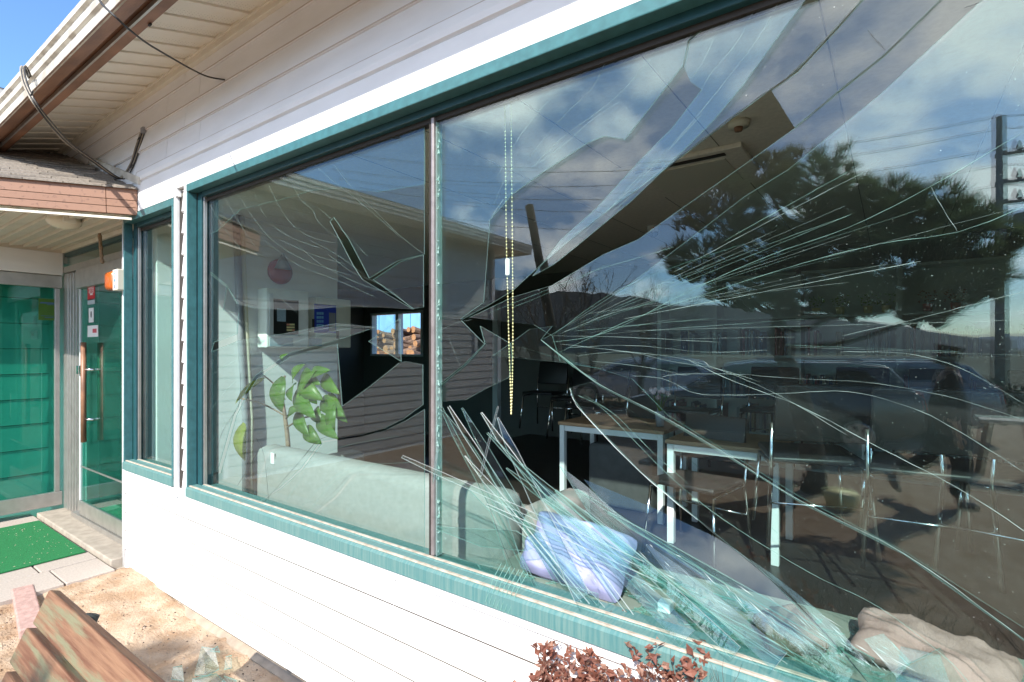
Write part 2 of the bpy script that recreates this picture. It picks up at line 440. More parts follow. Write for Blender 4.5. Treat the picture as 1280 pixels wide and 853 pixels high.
def ridge(name, m, dist, a0, a1, prof, seed):
    b = MB(); n = 90; vs = []
    for i in range(n + 1):
        t = i / n; a = R(a0 + (a1 - a0) * t)
        h = prof(t) * (1 + 0.18 * mnoise.noise((t * 14, seed, 0)) + 0.07 * mnoise.noise((t * 55, seed, 2)))
        d = Vector((math.sin(a), -math.cos(a), 0))
        vs += [EYE * 0 + d * dist + Vector((0, 0, -2)), d * dist * 1.12 + Vector((0, 0, h)), d * dist * 1.4 + Vector((0, 0, -2))]
    fs = []
    for i in range(n):
        for k in range(2): fs.append((i * 3 + k, (i + 1) * 3 + k, (i + 1) * 3 + k + 1, i * 3 + k + 1))
    b.add(vs, fs); o = b.build(name, m, smooth=True); return tag(o, kind='structure')
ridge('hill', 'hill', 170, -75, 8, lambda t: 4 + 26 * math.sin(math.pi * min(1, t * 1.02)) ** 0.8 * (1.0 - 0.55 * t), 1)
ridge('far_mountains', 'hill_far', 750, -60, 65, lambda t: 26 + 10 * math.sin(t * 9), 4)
# paved step before the entrance
pv = tag(box('paving', (-6.66, -1.4, -0.2), (-4.62, 0.02, -0.045), 'concrete'), kind='structure')
stone_me = None
def stone(x0, x1, y0, y1, z=0.0):
    return MB().box((x0 + 0.006, y0 + 0.006, -0.06), (x1 - 0.006, y1 - 0.006, z)).build('paving_stone', 'granite', pv, bevel=0.004)
ys = [0.0, -0.40, -0.80, -1.20, -1.6]
for i in range(4):
    stone(-4.95, -4.575, ys[i + 1], ys[i] - (0.11 if i == 0 else 0), 0.0 + jit(0.003))
    stone(-5.33, -4.95, ys[i + 1] - 0.05, ys[i] - 0.05 - (0.06 if i == 0 else 0), 0.002 + jit(0.003))
    for k in range(4): stone(-5.33 - 0.38 * (k + 1), -5.33 - 0.38 * k, ys[i + 1], ys[i] - (0.11 if i == 0 else 0), 0.0)
thr = tag(box('door_step', (-6.66, -0.10, -0.1), (-4.72, 0.45, 0.030), 'concrete', bevel=0.008), kind='structure')

#@@BUILDING
# ------------------------------------------------------------------ main building shell
X0, X1 = -4.72, 2.7
bld = empty('white_clad_building', (-2, 0.0, GZ), 'white vinyl clad building with a broken shop window and brown gutter', 'building')
def course(x0, x1, z0, h, parent, m='vinyl', axis='x', off=0.0, dirn=1, lap='lap_shadow'):
    # one clapboard: its lower edge stands proud, with a small return under it
    p = [(0.0, 0), (-0.014, 0.0), (-0.0152, 0.0062), (-0.003, h - 0.001), (0.0, h - 0.001)]
    if axis == 'x': prof = [Vector((0, y, z)) for y, z in p]; a, c = (x0, off, z0), (x1, off, z0)
    else: prof = [Vector((-y * dirn, 0, z)) for y, z in p]; a, c = (off, x0, z0), (off, x1, z0)
    b = MB().prism(prof, a, c); b.mi[1] = 1  # lip face coloured dark to draw the shadow gap at the lap
    return b.build('siding_board', [m, lap], parent)
WX0, WX1, WZ0, WZ1 = -3.63, 1.02, 0.668, 2.643
SX0, SX1, SZ0, SZ1 = -4.68, -3.83, 0.70, 2.59
CH = 0.14
# solid core of the wall round the openings (also the room's inner face)
core = MB()
core.box((X0 + 0.01, 0.0, -0.3), (X1, 0.16, WZ0 + 0.01))
core.box((X0 + 0.01, 0.0, WZ1 - 0.01), (X1, 0.16, 3.60))
core.box((SX1 - 0.01, 0.001, WZ0), (WX0 + 0.01, 0.159, WZ1))
core.box((WX1 - 0.01, 0.001, WZ0), (X1, 0.159, WZ1))
core.box((-6.7, 0.002, 2.62), (X0 + 0.01, 0.158, 3.58))
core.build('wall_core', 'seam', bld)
# lower courses
z = -0.05; k = 0
while z < WZ0 - 0.08:
    h = min(CH, 0.655 - z)
    joint = -3.62 + (0.0 if k % 2 else 1.9)
    for a, c in ((X0 + 0.012, joint - 0.003), (joint + 0.003, -1.0 + 0.6 * (k % 2)), (-0.997 + 0.6 * (k % 2), X1)):
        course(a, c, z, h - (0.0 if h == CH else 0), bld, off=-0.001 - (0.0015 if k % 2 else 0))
    z += CH; k += 1
# slim strip of courses between the two windows, held by white channels
z = WZ0 + 0.0; 
while z < 2.63:
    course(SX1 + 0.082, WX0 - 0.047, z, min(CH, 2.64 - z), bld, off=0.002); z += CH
box('dark_gap', (SX1 + 0.027, -0.0015, 0.66), (SX1 + 0.090, 0.0005, 2.60), 'gasket', bld)
box('corner_channel', (SX1 + 0.002, -0.028, 0.63), (SX1 + 0.026, 0.0, 2.66), 'vinyl', bld, 0.003)
box('corner_channel', (WX0 - 0.046, -0.030, 0.63), (WX0 - 0.002, 0.0, 2.66), 'vinyl', bld, 0.003)
box('sill_trim', (X0 + 0.012, -0.024, 0.655), (WX0 - 0.05, -0.001, 0.690), 'vinyl', bld, 0.004)
box('sill_trim', (WX0 - 0.048, -0.026, 0.628), (X1, -0.001, 0.664), 'vinyl', bld, 0.004)
# head board above the windows, with a lip
b = MB(); prof = [Vector((0, y, z)) for y, z in ((0, 2.646), (-0.030, 2.646), (-0.034, 2.66), (-0.034, 2.79), (-0.024, 2.80), (-0.040, 2.806), (-0.044, 2.83), (-0.036, 2.872), (-0.010, 2.884), (0, 2.884))]
b.prism(prof, (X0 + 0.3, 0, 0), (X1, 0, 0)).build('head_board', 'vinyl', bld)
b = MB(); prof = [Vector((0, y, z)) for y, z in ((0, 2.596), (-0.030, 2.596), (-0.032, 2.79), (-0.024, 2.80), (-0.040, 2.806), (-0.042, 2.87), (-0.010, 2.882), (0, 2.882))]
b.prism(prof, (X0 + 0.012, 0, 0), (X0 + 0.298, 0, 0)).build('head_board', 'vinyl', bld)
box('head_board', (SX1 - 0.60, -0.031, 2.596), (SX1 + 0.05, -0.001, 2.644), 'vinyl', bld)
# upper courses, under the eaves
z = 2.886; k = 0
while z < 3.40:
    h = min(CH, 3.415 - z)
    js = [(-3.98, -3.50), (-3.70, -1.2), (-3.98, -3.50), (-3.70, -2.2)][k % 4]
    e = [-6.6] + list(js) + [X1]
    for a, c in zip(e, e[1:]): course(a + 0.0022, c - 0.0022, z, h, bld, off=-0.001 - (0.001 if k % 2 else 0), lap='lap_shadow_soft')
    z += CH; k += 1
box('frieze_trim', (-6.6, -0.034, 3.385), (X1, -0.001, 3.43), 'vinyl_cream', bld, 0.004)
box('frieze_trim', (-6.6, -0.046, 3.418), (X1, -0.002, 3.438), 'vinyl_cream', bld, 0.003)
# corner post and foundation
MB().tube([(X0 - 0.004, -0.006, -0.08), (X0 - 0.004, -0.006, 2.60)], 0.021, 10).build('corner_post', 'vinyl', bld, True)
b = MB(); b.prism([Vector((0, y, z)) for y, z in ((0, -0.4), (-0.075, -0.4), (-0.05, -0.075), (0, -0.052))], (X0, 0, 0), (X1, 0, 0)).build('foundation', 'foundation', bld)
# eaves: soffit panels run from the wall down to the fascia
ev = empty('eaves', (-2, -0.3, 3.3), 'cream perforated eaves with brown gutter along the white clad wall', 'eaves')
sw = 0.098; x = -6.66; k = 0
EY0, EZ0, EY1, EZ1 = -0.012, 3.436, -0.435, 3.306
def soff(x, t): return Vector((x, EY0 + (EY1 - EY0) * t, EZ0 + (EZ1 - EZ0) * t))
panel_me = {}
while x < X1:
    perf = k % 2
    b = MB(); w = sw - 0.006; d = 0.010 if perf else 0.0
    b.add([soff(0, 0) + Vector((0, 0, d)), soff(w, 0) + Vector((0, 0, d)), soff(w, 1) + Vector((0, 0, d)), soff(0, 1) + Vector((0, 0, d)),
           soff(0, 0) + Vector((0, 0, d + 0.02)), soff(w, 0) + Vector((0, 0, d + 0.02)), soff(w, 1) + Vector((0, 0, d + 0.02)), soff(0, 1) + Vector((0, 0, d + 0.02))],
          [(0, 3, 2, 1), (4, 5, 6, 7), (0, 1, 5, 4), (1, 2, 6, 5), (2, 3, 7, 6), (3, 0, 4, 7)])
    if perf and x < -1.5:
        for r in range(4):
            for q in range(24):
                c = soff(0.012 + r * 0.022 + (0.004 if q % 2 else 0), 0.04 + q * 0.04) + Vector((0, 0, d - 0.0006))
                b.add([c + Vector((-0.0014, -0.0014, -0.0004)), c + Vector((0.0014, -0.0014, -0.0004)), c + Vector((0.0014, 0.0014, 0.0004)), c + Vector((-0.0014, 0.0014, 0.0004))], [(0, 3, 2, 1)], 1)
    o = b.build('soffit_panel', ['soffit', 'soffit_hole'], ev); o.location = o.location + Vector((x, 0, 0))
    x += sw; k += 1
GX0 = -6.55
b = MB(); b.box((GX0, EY1 - 0.045, 3.255), (X1, EY1 + 0.002, 3.30)); b.build('fascia', 'brown_metal', ev, bevel=0.003)
b = MB(); b.box((GX0, EY1 - 0.058, 3.250), (X1, EY1 - 0.047, 3.275)); b.build('drip_edge', 'aluminium', ev)
b = MB(); b.box((GX0, EY1 - 0.10, 3.285), (X1, EY1 - 0.046, 3.40)); b.build('fascia', 'brown_metal', ev)
b = MB()   # gutter: brown trough with a ridged pale face
tr = [(-0.535, 3.235), (-0.618, 3.205), (-0.622, 3.222), (-0.540, 3.25), (-0.535, 3.40), (-0.53, 3.40)]
b.prism([Vector((0, y, z)) for y, z in tr], (GX0, 0, 0), (X1, 0, 0)).build('gutter', 'brown_metal', ev)
gx0 = -5.52
fr = [(-0.606, 3.206), (-0.622, 3.208), (-0.627, 3.244), (-0.614, 3.256), (-0.616, 3.276), (-0.631, 3.284), (-0.635, 3.312), (-0.622, 3.324), (-0.624, 3.344), (-0.640, 3.352), (-0.642, 3.380), (-0.630, 3.386), (-0.606, 3.24)]
b = MB(); b.prism([Vector((0, y, z)) for y, z in fr], (gx0, 0, 0), (X1, 0, 0)).build('gutter_face', 'gutter_white', ev)
b = MB(); b.prism([Vector((0, y, z)) for y, z in fr], (GX0, 0, 0), (gx0 - 0.004, 0, 0)).build('gutter_face', 'brown_metal', ev)
b = MB(); b.add([(GX0, -0.54, 3.405), (X1, -0.54, 3.405), (X1, 6.2, 5.3), (GX0, 6.2, 5.3), (GX0, -0.54, 3.42), (X1, -0.54, 3.42), (X1, 6.2, 5.32), (GX0, 6.2, 5.32)],
                 [(0, 1, 2, 3), (7, 6, 5, 4), (0, 4, 5, 1), (1, 5, 6, 2), (2, 6, 7, 3), (3, 7, 4, 0)]).build('roof', 'shingle', ev)

# ------------------------------------------------------------------ entrance wall, porch, wing
DY = 0.12
WINGX = -6.68
wing = empty('clapboard_wing', (WINGX, -3.4, GZ), 'clapboard wing of the building standing at right angles, seen reflected in the window', 'building')
WL = -6.94; WTOP = 3.66
b = MB(); b.box((WINGX - 5, WL, -0.3), (WINGX - 0.01, -1.45, 3.9)).box((WINGX - 5, -1.45, 2.45), (WINGX - 0.012, 0.3, 3.9)).box((WINGX - 5, 0.3, -0.3), (WINGX - 0.011, 0.4, 3.9)).box((WINGX - 1, -1.45, -0.3), (WINGX - 0.302, 0.3, 2.45)).build('wall_core', 'plaster', wing)
z = 0.0; k = 0
while z < WTOP:
    course(-1.46, WL, z, CH, wing, 'vinyl_grey', axis='y', off=WINGX - 0.008, dirn=1, lap='lap_shadow_soft')
    if z > 2.35: course(0.10, -1.46, z, CH, wing, 'vinyl_grey', axis='y', off=WINGX - 0.008, dirn=1, lap='lap_shadow_soft')
    z += CH
box('corner_post', (WINGX - 0.07, WL - 0.03, GZ), (WINGX + 0.03, WL + 0.07, WTOP), 'vinyl', wing, 0.004)
box('corner_post', (WINGX - 0.03, -1.48, GZ), (WINGX + 0.025, -1.42, 2.5), 'vinyl', wing, 0.004)
b = MB(); b.box((WINGX - 0.0, WL - 0.55, WTOP + 0.01), (WINGX + 0.56, 0.3, WTOP + 0.05)).build('soffit', 'soffit', wing)
for i, (zz0, dd) in enumerate(((3.62, 0.0), (3.68, 0.012), (3.74, 0.024))):
    box('fascia_board', (WINGX + 0.52, WL - 0.58, zz0), (WINGX + 0.57 + dd, 0.2, zz0 + 0.057), 'gutter_white', wing)
    box('fascia_board', (WINGX - 5.5, WL - 0.60 - dd, zz0), (WINGX + 0.53, WL - 0.55, zz0 + 0.057), 'gutter_white', wing)
b = MB(); b.box((WINGX - 5.5, WL - 0.55, WTOP + 0.012), (WINGX - 0.001, WL - 0.03, WTOP + 0.052)).build('soffit', 'soffit', wing)
rz = 3.80
b = MB(); b.add([(WINGX + 0.60, WL - 0.62, rz), (WINGX + 0.60, 0.4, rz), (WINGX - 2.5, 0.4, rz + 0.9), (WINGX - 2.5, WL + 2.5, rz + 0.9), (WINGX - 5.6, WL - 0.62, rz), (WINGX - 5.6, 0.4, rz)],
                 [(0, 1, 2, 3), (0, 3, 4), (3, 2, 5, 4), (0, 4, 5, 1)]).build('roof', 'shingle', wing)

porch = empty('porch_roof', (-5.5, -0.5, 2.56), 'small shingled porch roof with brown fascia over the glass entrance', 'porch')
PA, PB, PC, PD = Vector((-4.41, -0.035, 0)), Vector((-5.12, -1.13, 0)), Vector((WINGX + 0.03, -1.13, 0)), Vector((WINGX + 0.03, 0.11, 0))
def fasc(a, c, z0, z1, o0, o1, name='fascia_board', m='fascia_brown'):
    d = (c - a).normalized(); n = Vector((-d.y, d.x, 0))
    if n.dot(Vector((1, -0.6, 0))) < 0: n = -n
    b = MB(); b.add([a + n * o0 + Vector((0, 0, z0)), c + n * o0 + Vector((0, 0, z0)), c + n * o1 + Vector((0, 0, z1)), a + n * o1 + Vector((0, 0, z1)),
                     a - n * 0.03 + Vector((0, 0, z0)), c - n * 0.03 + Vector((0, 0, z0)), c - n * 0.03 + Vector((0, 0, z1)), a - n * 0.03 + Vector((0, 0, z1))],
                    [(0, 1, 2, 3), (7, 6, 5, 4), (0, 4, 5, 1), (1, 5, 6, 2), (2, 6, 7, 3), (3, 7, 4, 0)])
    return b.build(name, m, porch, bevel=0.002)
mid = PA.lerp(PB, 0.14)
for a, c in ((PA, mid), (mid + (PB - PA) * 0.002, PB), (PB, PC)):
    fasc(a, c, 2.665, 2.745, 0.010, 0.014); fasc(a, c, 2.615, 2.662, 0.004, 0.008); fasc(a, c, 2.565, 2.612, 0.0, 0.003)
fasc(PA.lerp(PB, 0.03), PB, 2.530, 2.548, -0.02, -0.02, 'soffit_channel', 'vinyl_cream')
# soffit planks: run across the porch
nrm = None
y = -1.10
while y < 0.075:
    w = 0.094; xr = lambda yy: min(-4.47, -4.46 + (yy + 0.05) * 0.648)
    y1_ = min(y + w, 0.08); z0 = 2.560
    if y1_ - y > 0.02:
        bb = MB(); bb.add([(WINGX + 0.04, y, z0), (xr(y), y, z0), (xr(y1_), y1_, z0 + 0.022), (WINGX + 0.04, y1_, z0 + 0.022), (WINGX + 0.04, y, z0 + 0.034), (xr(y), y, z0 + 0.034), (xr(y1_), y1_, z0 + 0.034), (WINGX + 0.04, y1_, z0 + 0.034)],
               [(0, 3, 2, 1), (4, 5, 6, 7), (0, 1, 5, 4), (1, 2, 6, 5), (2, 3, 7, 6), (3, 0, 4, 7)])
        bb.build('soffit_plank', 'vinyl_cream', porch)
    y += w + 0.006
box('ceiling_trim', (WINGX + 0.03, 0.085, 2.545), (-4.74, 0.118, 2.584), 'vinyl_cream', porch)
box('ceiling_trim', (WINGX + 0.001, -1.1, 2.540), (WINGX + 0.03, 0.10, 2.584), 'vinyl_cream', porch)
# shingle courses: rows of tabs climbing from the fascia to the wing
up_dir = None
d = (PB - PA).normalized(); nout = Vector((-d.y, d.x, 0)); nout = -nout if nout.dot(Vector((1, -0.6, 0))) < 0 else nout
slope = 0.42; rowd = 0.125; L = (PB - PA).length
tabm = None
for r in range(17):
    s0 = 0.035 - r * rowd
    off = 0.11 * (r % 3)
    u = -2.0 + off
    while u < L + 0.4:
        w = 0.22; u0, u1 = u + 0.002, u + w - 0.002
        def pt(uu, ss, dz): 
            p = PA + d * uu + nout * ss; return Vector((p.x, p.y, 2.752 + (-ss) * slope + 0.015 + dz))
        c = pt((u0 + u1) / 2, s0 - rowd / 2, 0)
        if WINGX < c.x < -4.30 and -1.2 < c.y < -0.03 + 0.0 * c.x:
            e = 0.003 * (random.random())
            ps = [pt(u0, s0, e), pt(u1, s0, e), pt(u1, s0 - rowd * 1.05, -0.011), pt(u0, s0 - rowd * 1.05, -0.011)]
            ps = [Vector((min(p.x, -4.36), min(p.y, -0.05), p.z)) for p in ps]
            MB().add(ps + [p - Vector((0, 0, 0.012)) for p in ps], [(0, 1, 2, 3), (7, 6, 5, 4), (0, 4, 5, 1), (1, 5, 6, 2), (2, 6, 7, 3), (3, 7, 4, 0)]).build('shingle', random.choice(['shingle', 'shingle', 'shingle_b']), porch)
        u += w
b = MB(); q = [PA, PB, PC, Vector((WINGX + 0.03, -0.035, 0))]
b.add([Vector((p.x, p.y, 2.738 + max(0, -(p - PA).dot(nout)) * slope)) for p in q] + [Vector((p.x, p.y, 2.72 + max(0, -(p - PA).dot(nout)) * slope)) for p in q], [(0, 1, 2, 3), (7, 6, 5, 4), (0, 4, 5, 1), (1, 5, 6, 2), (2, 6, 7, 3), (3, 7, 4, 0)]).build('roof_deck', 'shingle_b', porch)
a0 = Vector((-4.36, -0.03, 2.775)); a1 = Vector((-5.4, -0.03, 2.775 + 1.04 * 0.84 * slope))
b = MB(); dd = (a1 - a0).normalized(); n2 = Vector((-dd.z, 0, dd.x)) * -1
b.prism([Vector((0, -0.02, 0)), Vector((0, 0.0, 0)), Vector((0, 0.0, 0)) + n2 * 0.05, Vector((0, -0.02, 0)) + n2 * 0.05], a0, a1).build('flashing', 'gutter_white', porch)
# round porch lamp under the soffit
lamp = empty('porch_lamp', (-5.55, -0.05, 2.56), 'cream dome lamp on its arm below the porch ceiling', 'lamp')
lp = PX(80, 277, -5.02)
MB().sphere(lp, 0.085, 16, 10, sc=(1.0, 1.3, 0.7)).build('lamp_shade', 'opal', lamp, True)
MB().box(lp + Vector((0.05, -0.03, -0.02)), lp + Vector((0.11, 0.05, 0.075)), 0).build('mount', 'ivory_plastic', lamp, bevel=0.01)

# glazed entrance in the wing (fixed leaf) and the open sliding leaf
def tagpart(o, l): o['label'] = l; return o
ent = empty('glass_door', (WINGX, -0.5, 0.06), 'green tinted glass door with silver frame and dark green poster, left of the entrance', 'door')
fx = WINGX + 0.012
box('bottom_rail', (fx - 0.04, -1.42, 0.065), (fx + 0.012, 0.095, 0.20), 'aluminium', ent, 0.004)
box('top_rail', (fx - 0.04, -1.42, 2.20), (fx + 0.012, 0.095, 2.32), 'aluminium', ent, 0.004)
box('header', (fx - 0.05, -1.42, 2.325), (fx + 0.03, 0.097, 2.545), 'vinyl', ent, 0.006)
for y in (0.055, -0.70):
    box('stile', (fx - 0.038, y - 0.02, 0.202), (fx + 0.011, y + 0.02, 2.198), 'aluminium', ent, 0.004)
for y0, y1 in ((-0.678, 0.033), (-1.42, -0.722)):
    box('pane', (fx - 0.02, y0, 0.203), (fx - 0.012, y1, 2.197), 'glass_green', ent)
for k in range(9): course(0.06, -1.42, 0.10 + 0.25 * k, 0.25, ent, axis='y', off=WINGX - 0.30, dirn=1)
pa, pb = PX(48, 373, fx - 0.011), PX(74, 401, fx - 0.011)
MB().box((fx - 0.0115, pa.y, pb.z), (fx - 0.0085, pb.y, pa.z)).build('poster', 'green_poster', ent)
def text(body, size, loc, rot, m, parent, name='lettering', ex=0.0004, align='CENTER'):
    cu = bpy.data.curves.new(name, 'FONT'); cu.body = body; cu.size = size; cu.extrude = ex; cu.align_x = align; cu.align_y = 'CENTER'
    cu.materials.append(M[m]); o = bpy.data.objects.new(name, cu); C.objects.link(o)
    o.location = loc; o.rotation_euler = rot
    bpy.context.view_layer.update()
    me = bpy.data.meshes.new_from_object(o.evaluated_get(bpy.context.evaluated_depsgraph_get()))
    bpy.data.objects.remove(o); o = bpy.data.objects.new(name, me); C.objects.link(o); o.location = loc; o.rotation_euler = rot
    if parent: o.parent = parent; o.matrix_parent_inverse = parent_inv(parent)
    return o
pw = pa.y - pb.y; yc = (pa.y + pb.y) / 2
for (zf, wf, hf, dyf) in ((0.20, 0.85, 0.05, 0), (0.27, 0.5, 0.02, -0.15), (0.80, 0.8, 0.015, 0), (0.87, 0.4, 0.025, 0)):
    zc = pa.z + (pb.z - pa.z) * zf; hw = abs(pw) / 2 * wf; dd_ = dyf * abs(pw)
    box('printed_line', (fx - 0.0084, yc - hw - dd_, zc - 0.12 * hf), (fx - 0.0078, yc + hw - dd_, zc + 0.12 * hf), 'ink_blue', ent)
box('jamb', (WINGX + 0.03, DY - 0.02, 0.031), (-6.52, DY + 0.03, 2.34), 'aluminium', ent, 0.005)
for i in range(4): box('jamb_rib', (-6.515 + 0.062 * i, DY - 0.015 + 0.006 * i, 0.031), (-6.462 + 0.062 * i, DY + 0.03, 2.34), 'aluminium', ent, 0.004)
box('transom_bar', (-6.62, DY - 0.03, 2.345), (-4.74, DY + 0.03, 2.405), 'aluminium', ent, 0.004)
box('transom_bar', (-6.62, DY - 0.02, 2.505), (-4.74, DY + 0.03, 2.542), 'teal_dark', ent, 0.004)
box('transom_pane', (-6.60, DY, 2.406), (-4.74, DY + 0.006, 2.504), 'glass_side', ent)
box('threshold', (-6.26, DY - 0.06, 0.031), (-4.74, DY + 0.06, 0.075), 'aluminium', ent)

slid = empty('sliding_glass_door', (-5.6, DY, 0.08), 'narrow green tinted glass sliding door with stickers and bronze pull handle', 'door')
sx0, sx1, sy = -6.08, -4.76, DY - 0.035
box('pane', (sx0 + 0.012, sy, 0.20), (sx1, sy + 0.008, 2.16), 'glass_green', slid)
box('bottom_rail', (sx0, sy - 0.012, 0.078), (sx1, sy + 0.022, 0.205), 'aluminium', slid, 0.004)
box('door_track', (sx0 - 0.03, sy - 0.03, 2.155), (sx1, sy + 0.03, 2.335), 'aluminium', slid, 0.006)
box('edge_strip', (sx0 - 0.004, sy - 0.010, 0.207), (sx0 + 0.012, sy + 0.016, 2.153), 'white_metal', slid, 0.002)
box('middle_rail', (sx0 + 0.013, sy - 0.006, 0.515), (sx1, sy + 0.0, 0.527), 'aluminium', slid)
hx = PY(104, 480, sy - 0.06)
for yy in (sy - 0.06, sy + 0.06):
    hh = MB().tube([(hx.x + 0.01, yy, 0.78), (hx.x + 0.01, yy, 1.66)], 0.021, 12)
    h_ = hh.build('pull_handle', 'brown_metal', slid, True)
    for zc in (1.42, 0.98): MB().tube([(hx.x + 0.01, yy, zc), (hx.x + 0.075, sy + (0.008 if yy > sy else 0), zc)], 0.012, 8).build('mount', 'chrome', h_, True)
box('lock', (sx0 + 0.0, sy - 0.035, 1.37), (sx0 + 0.055, sy - 0.011, 1.45), 'chrome', slid, 0.006)
def sticker(pxa, pya, pxb, pyb, m, lab, name='sticker'):
    p, q = PY(pxa, pya, sy - 0.0015), PY(pxb, pyb, sy - 0.0015)
    o = MB().box((p.x, sy - 0.002, q.z), (q.x, sy - 0.0008, p.z)).build(name, m, slid); o['label'] = lab
    return o, p, q
st, p, q = sticker(109.5, 350.5, 118.5, 374.5, 'red_print', 'upright red sticker with white lettering on the sliding door')
text('열림', (q.x - p.x) * 0.42, ((p.x + q.x) / 2, sy - 0.0025, p.z + (q.z - p.z) * 0.5), (R(90), 0, 0), 'white_print', st)
for zf, wf in ((0.72, 0.45), (0.1, 0.3)):
    box('lettering', ((p.x + q.x) / 2 - 0.3 * wf * (q.x - p.x), sy - 0.0026, p.z + (q.z - p.z) * zf - 0.008), ((p.x + q.x) / 2 + 0.5 * wf * (q.x - p.x), sy - 0.0022, p.z + (q.z - p.z) * zf + 0.008), 'white_print', st)
sticker(109.5, 374.8, 118.5, 380, 'silver_print', 'silver strip below the red sticker')
st, p, q = sticker(111, 385.5, 117, 403, 'white_print', 'small white upright sticker with dark emblem')
MB().sphere(((p.x + q.x) / 2, sy - 0.002, p.z + (q.z - p.z) * 0.45), 0.022, 8, 6, sc=(0.8, 0.03, 1.4)).build('emblem', 'ink_black', st)
st, p, q = sticker(109.5, 407.5, 122.5, 421, 'white_print', 'square white sticker with a red mark')
wq = q.x - p.x
box('red_mark', (p.x + wq * 0.5, sy - 0.0027, q.z + 0.035), (p.x + wq * 0.88, sy - 0.0022, p.z - 0.03), 'red_ink', st)

siren = empty('alarm_siren', (-4.79, -0.02, 2.2), 'orange and ivory alarm siren mounted on the white corner post', 'siren')
p, q = PY(146.5, 338, -0.045), PY(152.5, 363, -0.045)
box('housing', (p.x, -0.075, q.z), (q.x, -0.028, p.z), 'ivory_plastic', siren, 0.006)
l0, l1 = PY(136, 339, -0.05), PY(146.2, 363, -0.05)
MB().box((l0.x, -0.085, l1.z + 0.004), (p.x - 0.001, -0.02, p.z - 0.004)).build('lens', 'orange_plastic', siren, bevel=0.028, smooth=True)
text('KT', 0.055, ((p.x + q.x) / 2, -0.0758, q.z + (p.z - q.z) * 0.32), (R(90), R(-90), 0), 'ink_blue', siren)
text('텔레캅', 0.030, ((p.x + q.x) / 2, -0.0758, q.z + (p.z - q.z) * 0.66), (R(90), R(-90), 0), 'ink_pale_blue', siren)

rope = MB(); pts = [PY(x, y, 0.02) for x, y in ((124, 287), (125, 300), (126, 310), (126.5, 318), (128, 329))]
rope.tube(smooth_path(pts, 6), [0.011 + 0.006 * random.random() for _ in range(25)], 7).build('dried_bundle', 'dry_rope')
tag(bpy.data.objects['dried_bundle'], 'thin dried brown bundle hanging from the porch ceiling', 'hanging')
mt = tag(MB().box((-6.42, -1.02, 0.004), (-5.14, -0.135, 0.014)).build('door_mat', 'turf_mat', bevel=0.002), 'bright green artificial turf mat before the glass doors', 'mat')
b = MB()
for _ in range(170):
    c = Vector((random.uniform(-6.3, -5.16), random.uniform(-1.0, -0.16), 0.0152)); a = random.random() * 6.28; l = random.uniform(0.002, 0.007)
    u = Vector((math.cos(a), math.sin(a), 0)) * l; w = Vector((-u.y, u.x, 0)) * 0.3
    b.add([c - u - w, c + u - w, c + u + w, c - u + w, c + Vector((0, 0, 0.003))], [(0, 1, 4), (1, 2, 4), (2, 3, 4), (3, 0, 4)])
o = b.build('grit', 'turf_crumb', mt); o['kind'] = 'stuff'

#@@WINDOWS
# ------------------------------------------------------------------ window frames
def frame(root, x0, x1, z0, z1, w=0.048, right=True):
    # outer teal frame, dark inner rebate, dusty sill
    yf, yb = -0.036, 0.022
    box('head', (x0, yf, z1 - w), (x1, yb, z1), 'teal', root, 0.004)
    box('jamb', (x0, yf + 0.001, z0 + w), (x0 + w * 0.35, yb, z1 - w), 'teal', root, 0.003)
    if right: box('jamb', (x1 - w * 0.35, yf + 0.001, z0 + w), (x1, yb, z1 - w), 'teal', root, 0.003)
    b = MB(); prof = [Vector((0, y, z)) for y, z in ((yb, z0), (yf - 0.004, z0), (yf - 0.004, z0 + 0.052), (yf + 0.006, z0 + 0.060), (-0.006, z0 + 0.066), (yb, z0 + 0.068))]
    b.prism(prof, (x0, 0, 0), (x1, 0, 0)).build('sill', 'teal_dusty', root, bevel=0.0)
    box('sill_dust', (x0 + 0.01, yf + 0.010, z0 + 0.061), (x1 - 0.01, -0.012, z0 + 0.0675), 'sill_dirt', root, 0.002)
    # rebate
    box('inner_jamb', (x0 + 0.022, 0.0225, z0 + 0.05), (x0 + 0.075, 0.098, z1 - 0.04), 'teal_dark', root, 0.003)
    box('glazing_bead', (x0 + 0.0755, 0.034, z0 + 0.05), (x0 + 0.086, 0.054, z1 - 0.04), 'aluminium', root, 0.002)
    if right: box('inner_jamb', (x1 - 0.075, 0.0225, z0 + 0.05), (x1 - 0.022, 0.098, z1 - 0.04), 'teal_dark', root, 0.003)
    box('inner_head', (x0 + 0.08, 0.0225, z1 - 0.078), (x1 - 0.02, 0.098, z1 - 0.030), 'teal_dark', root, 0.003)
    box('gasket', (x0 + 0.08, 0.050, z1 - 0.098), (x1 - 0.02, 0.088, z1 - 0.0785), 'gasket', root)
    box('inner_sill', (x0 + 0.08, 0.0225, z0 + 0.010), (x1 - 0.02, 0.056, z0 + 0.072), 'teal_dusty', root, 0.004)
    box('inner_sill', (x0 + 0.08, 0.0565, z0 + 0.010), (x1 - 0.02, 0.120, z0 + 0.062), 'teal_dusty', root, 0.004)
    box('sill_dust', (x0 + 0.09, 0.026, z0 + 0.0725), (x1 - 0.03, 0.040, z0 + 0.0765), 'sill_dirt', root, 0.0015)
sidew = empty('side_window', (-4.25, 0, SZ0), 'narrow intact window with teal frame between the entrance and the broken window', 'window')
frame(sidew, SX0, SX1, SZ0, SZ1)
box('pane', (SX0 + 0.08, GLASS_Y, SZ0 + 0.06), (SX1 - 0.07, GLASS_Y + 0.006, SZ1 - 0.08), 'glass_side', sidew)

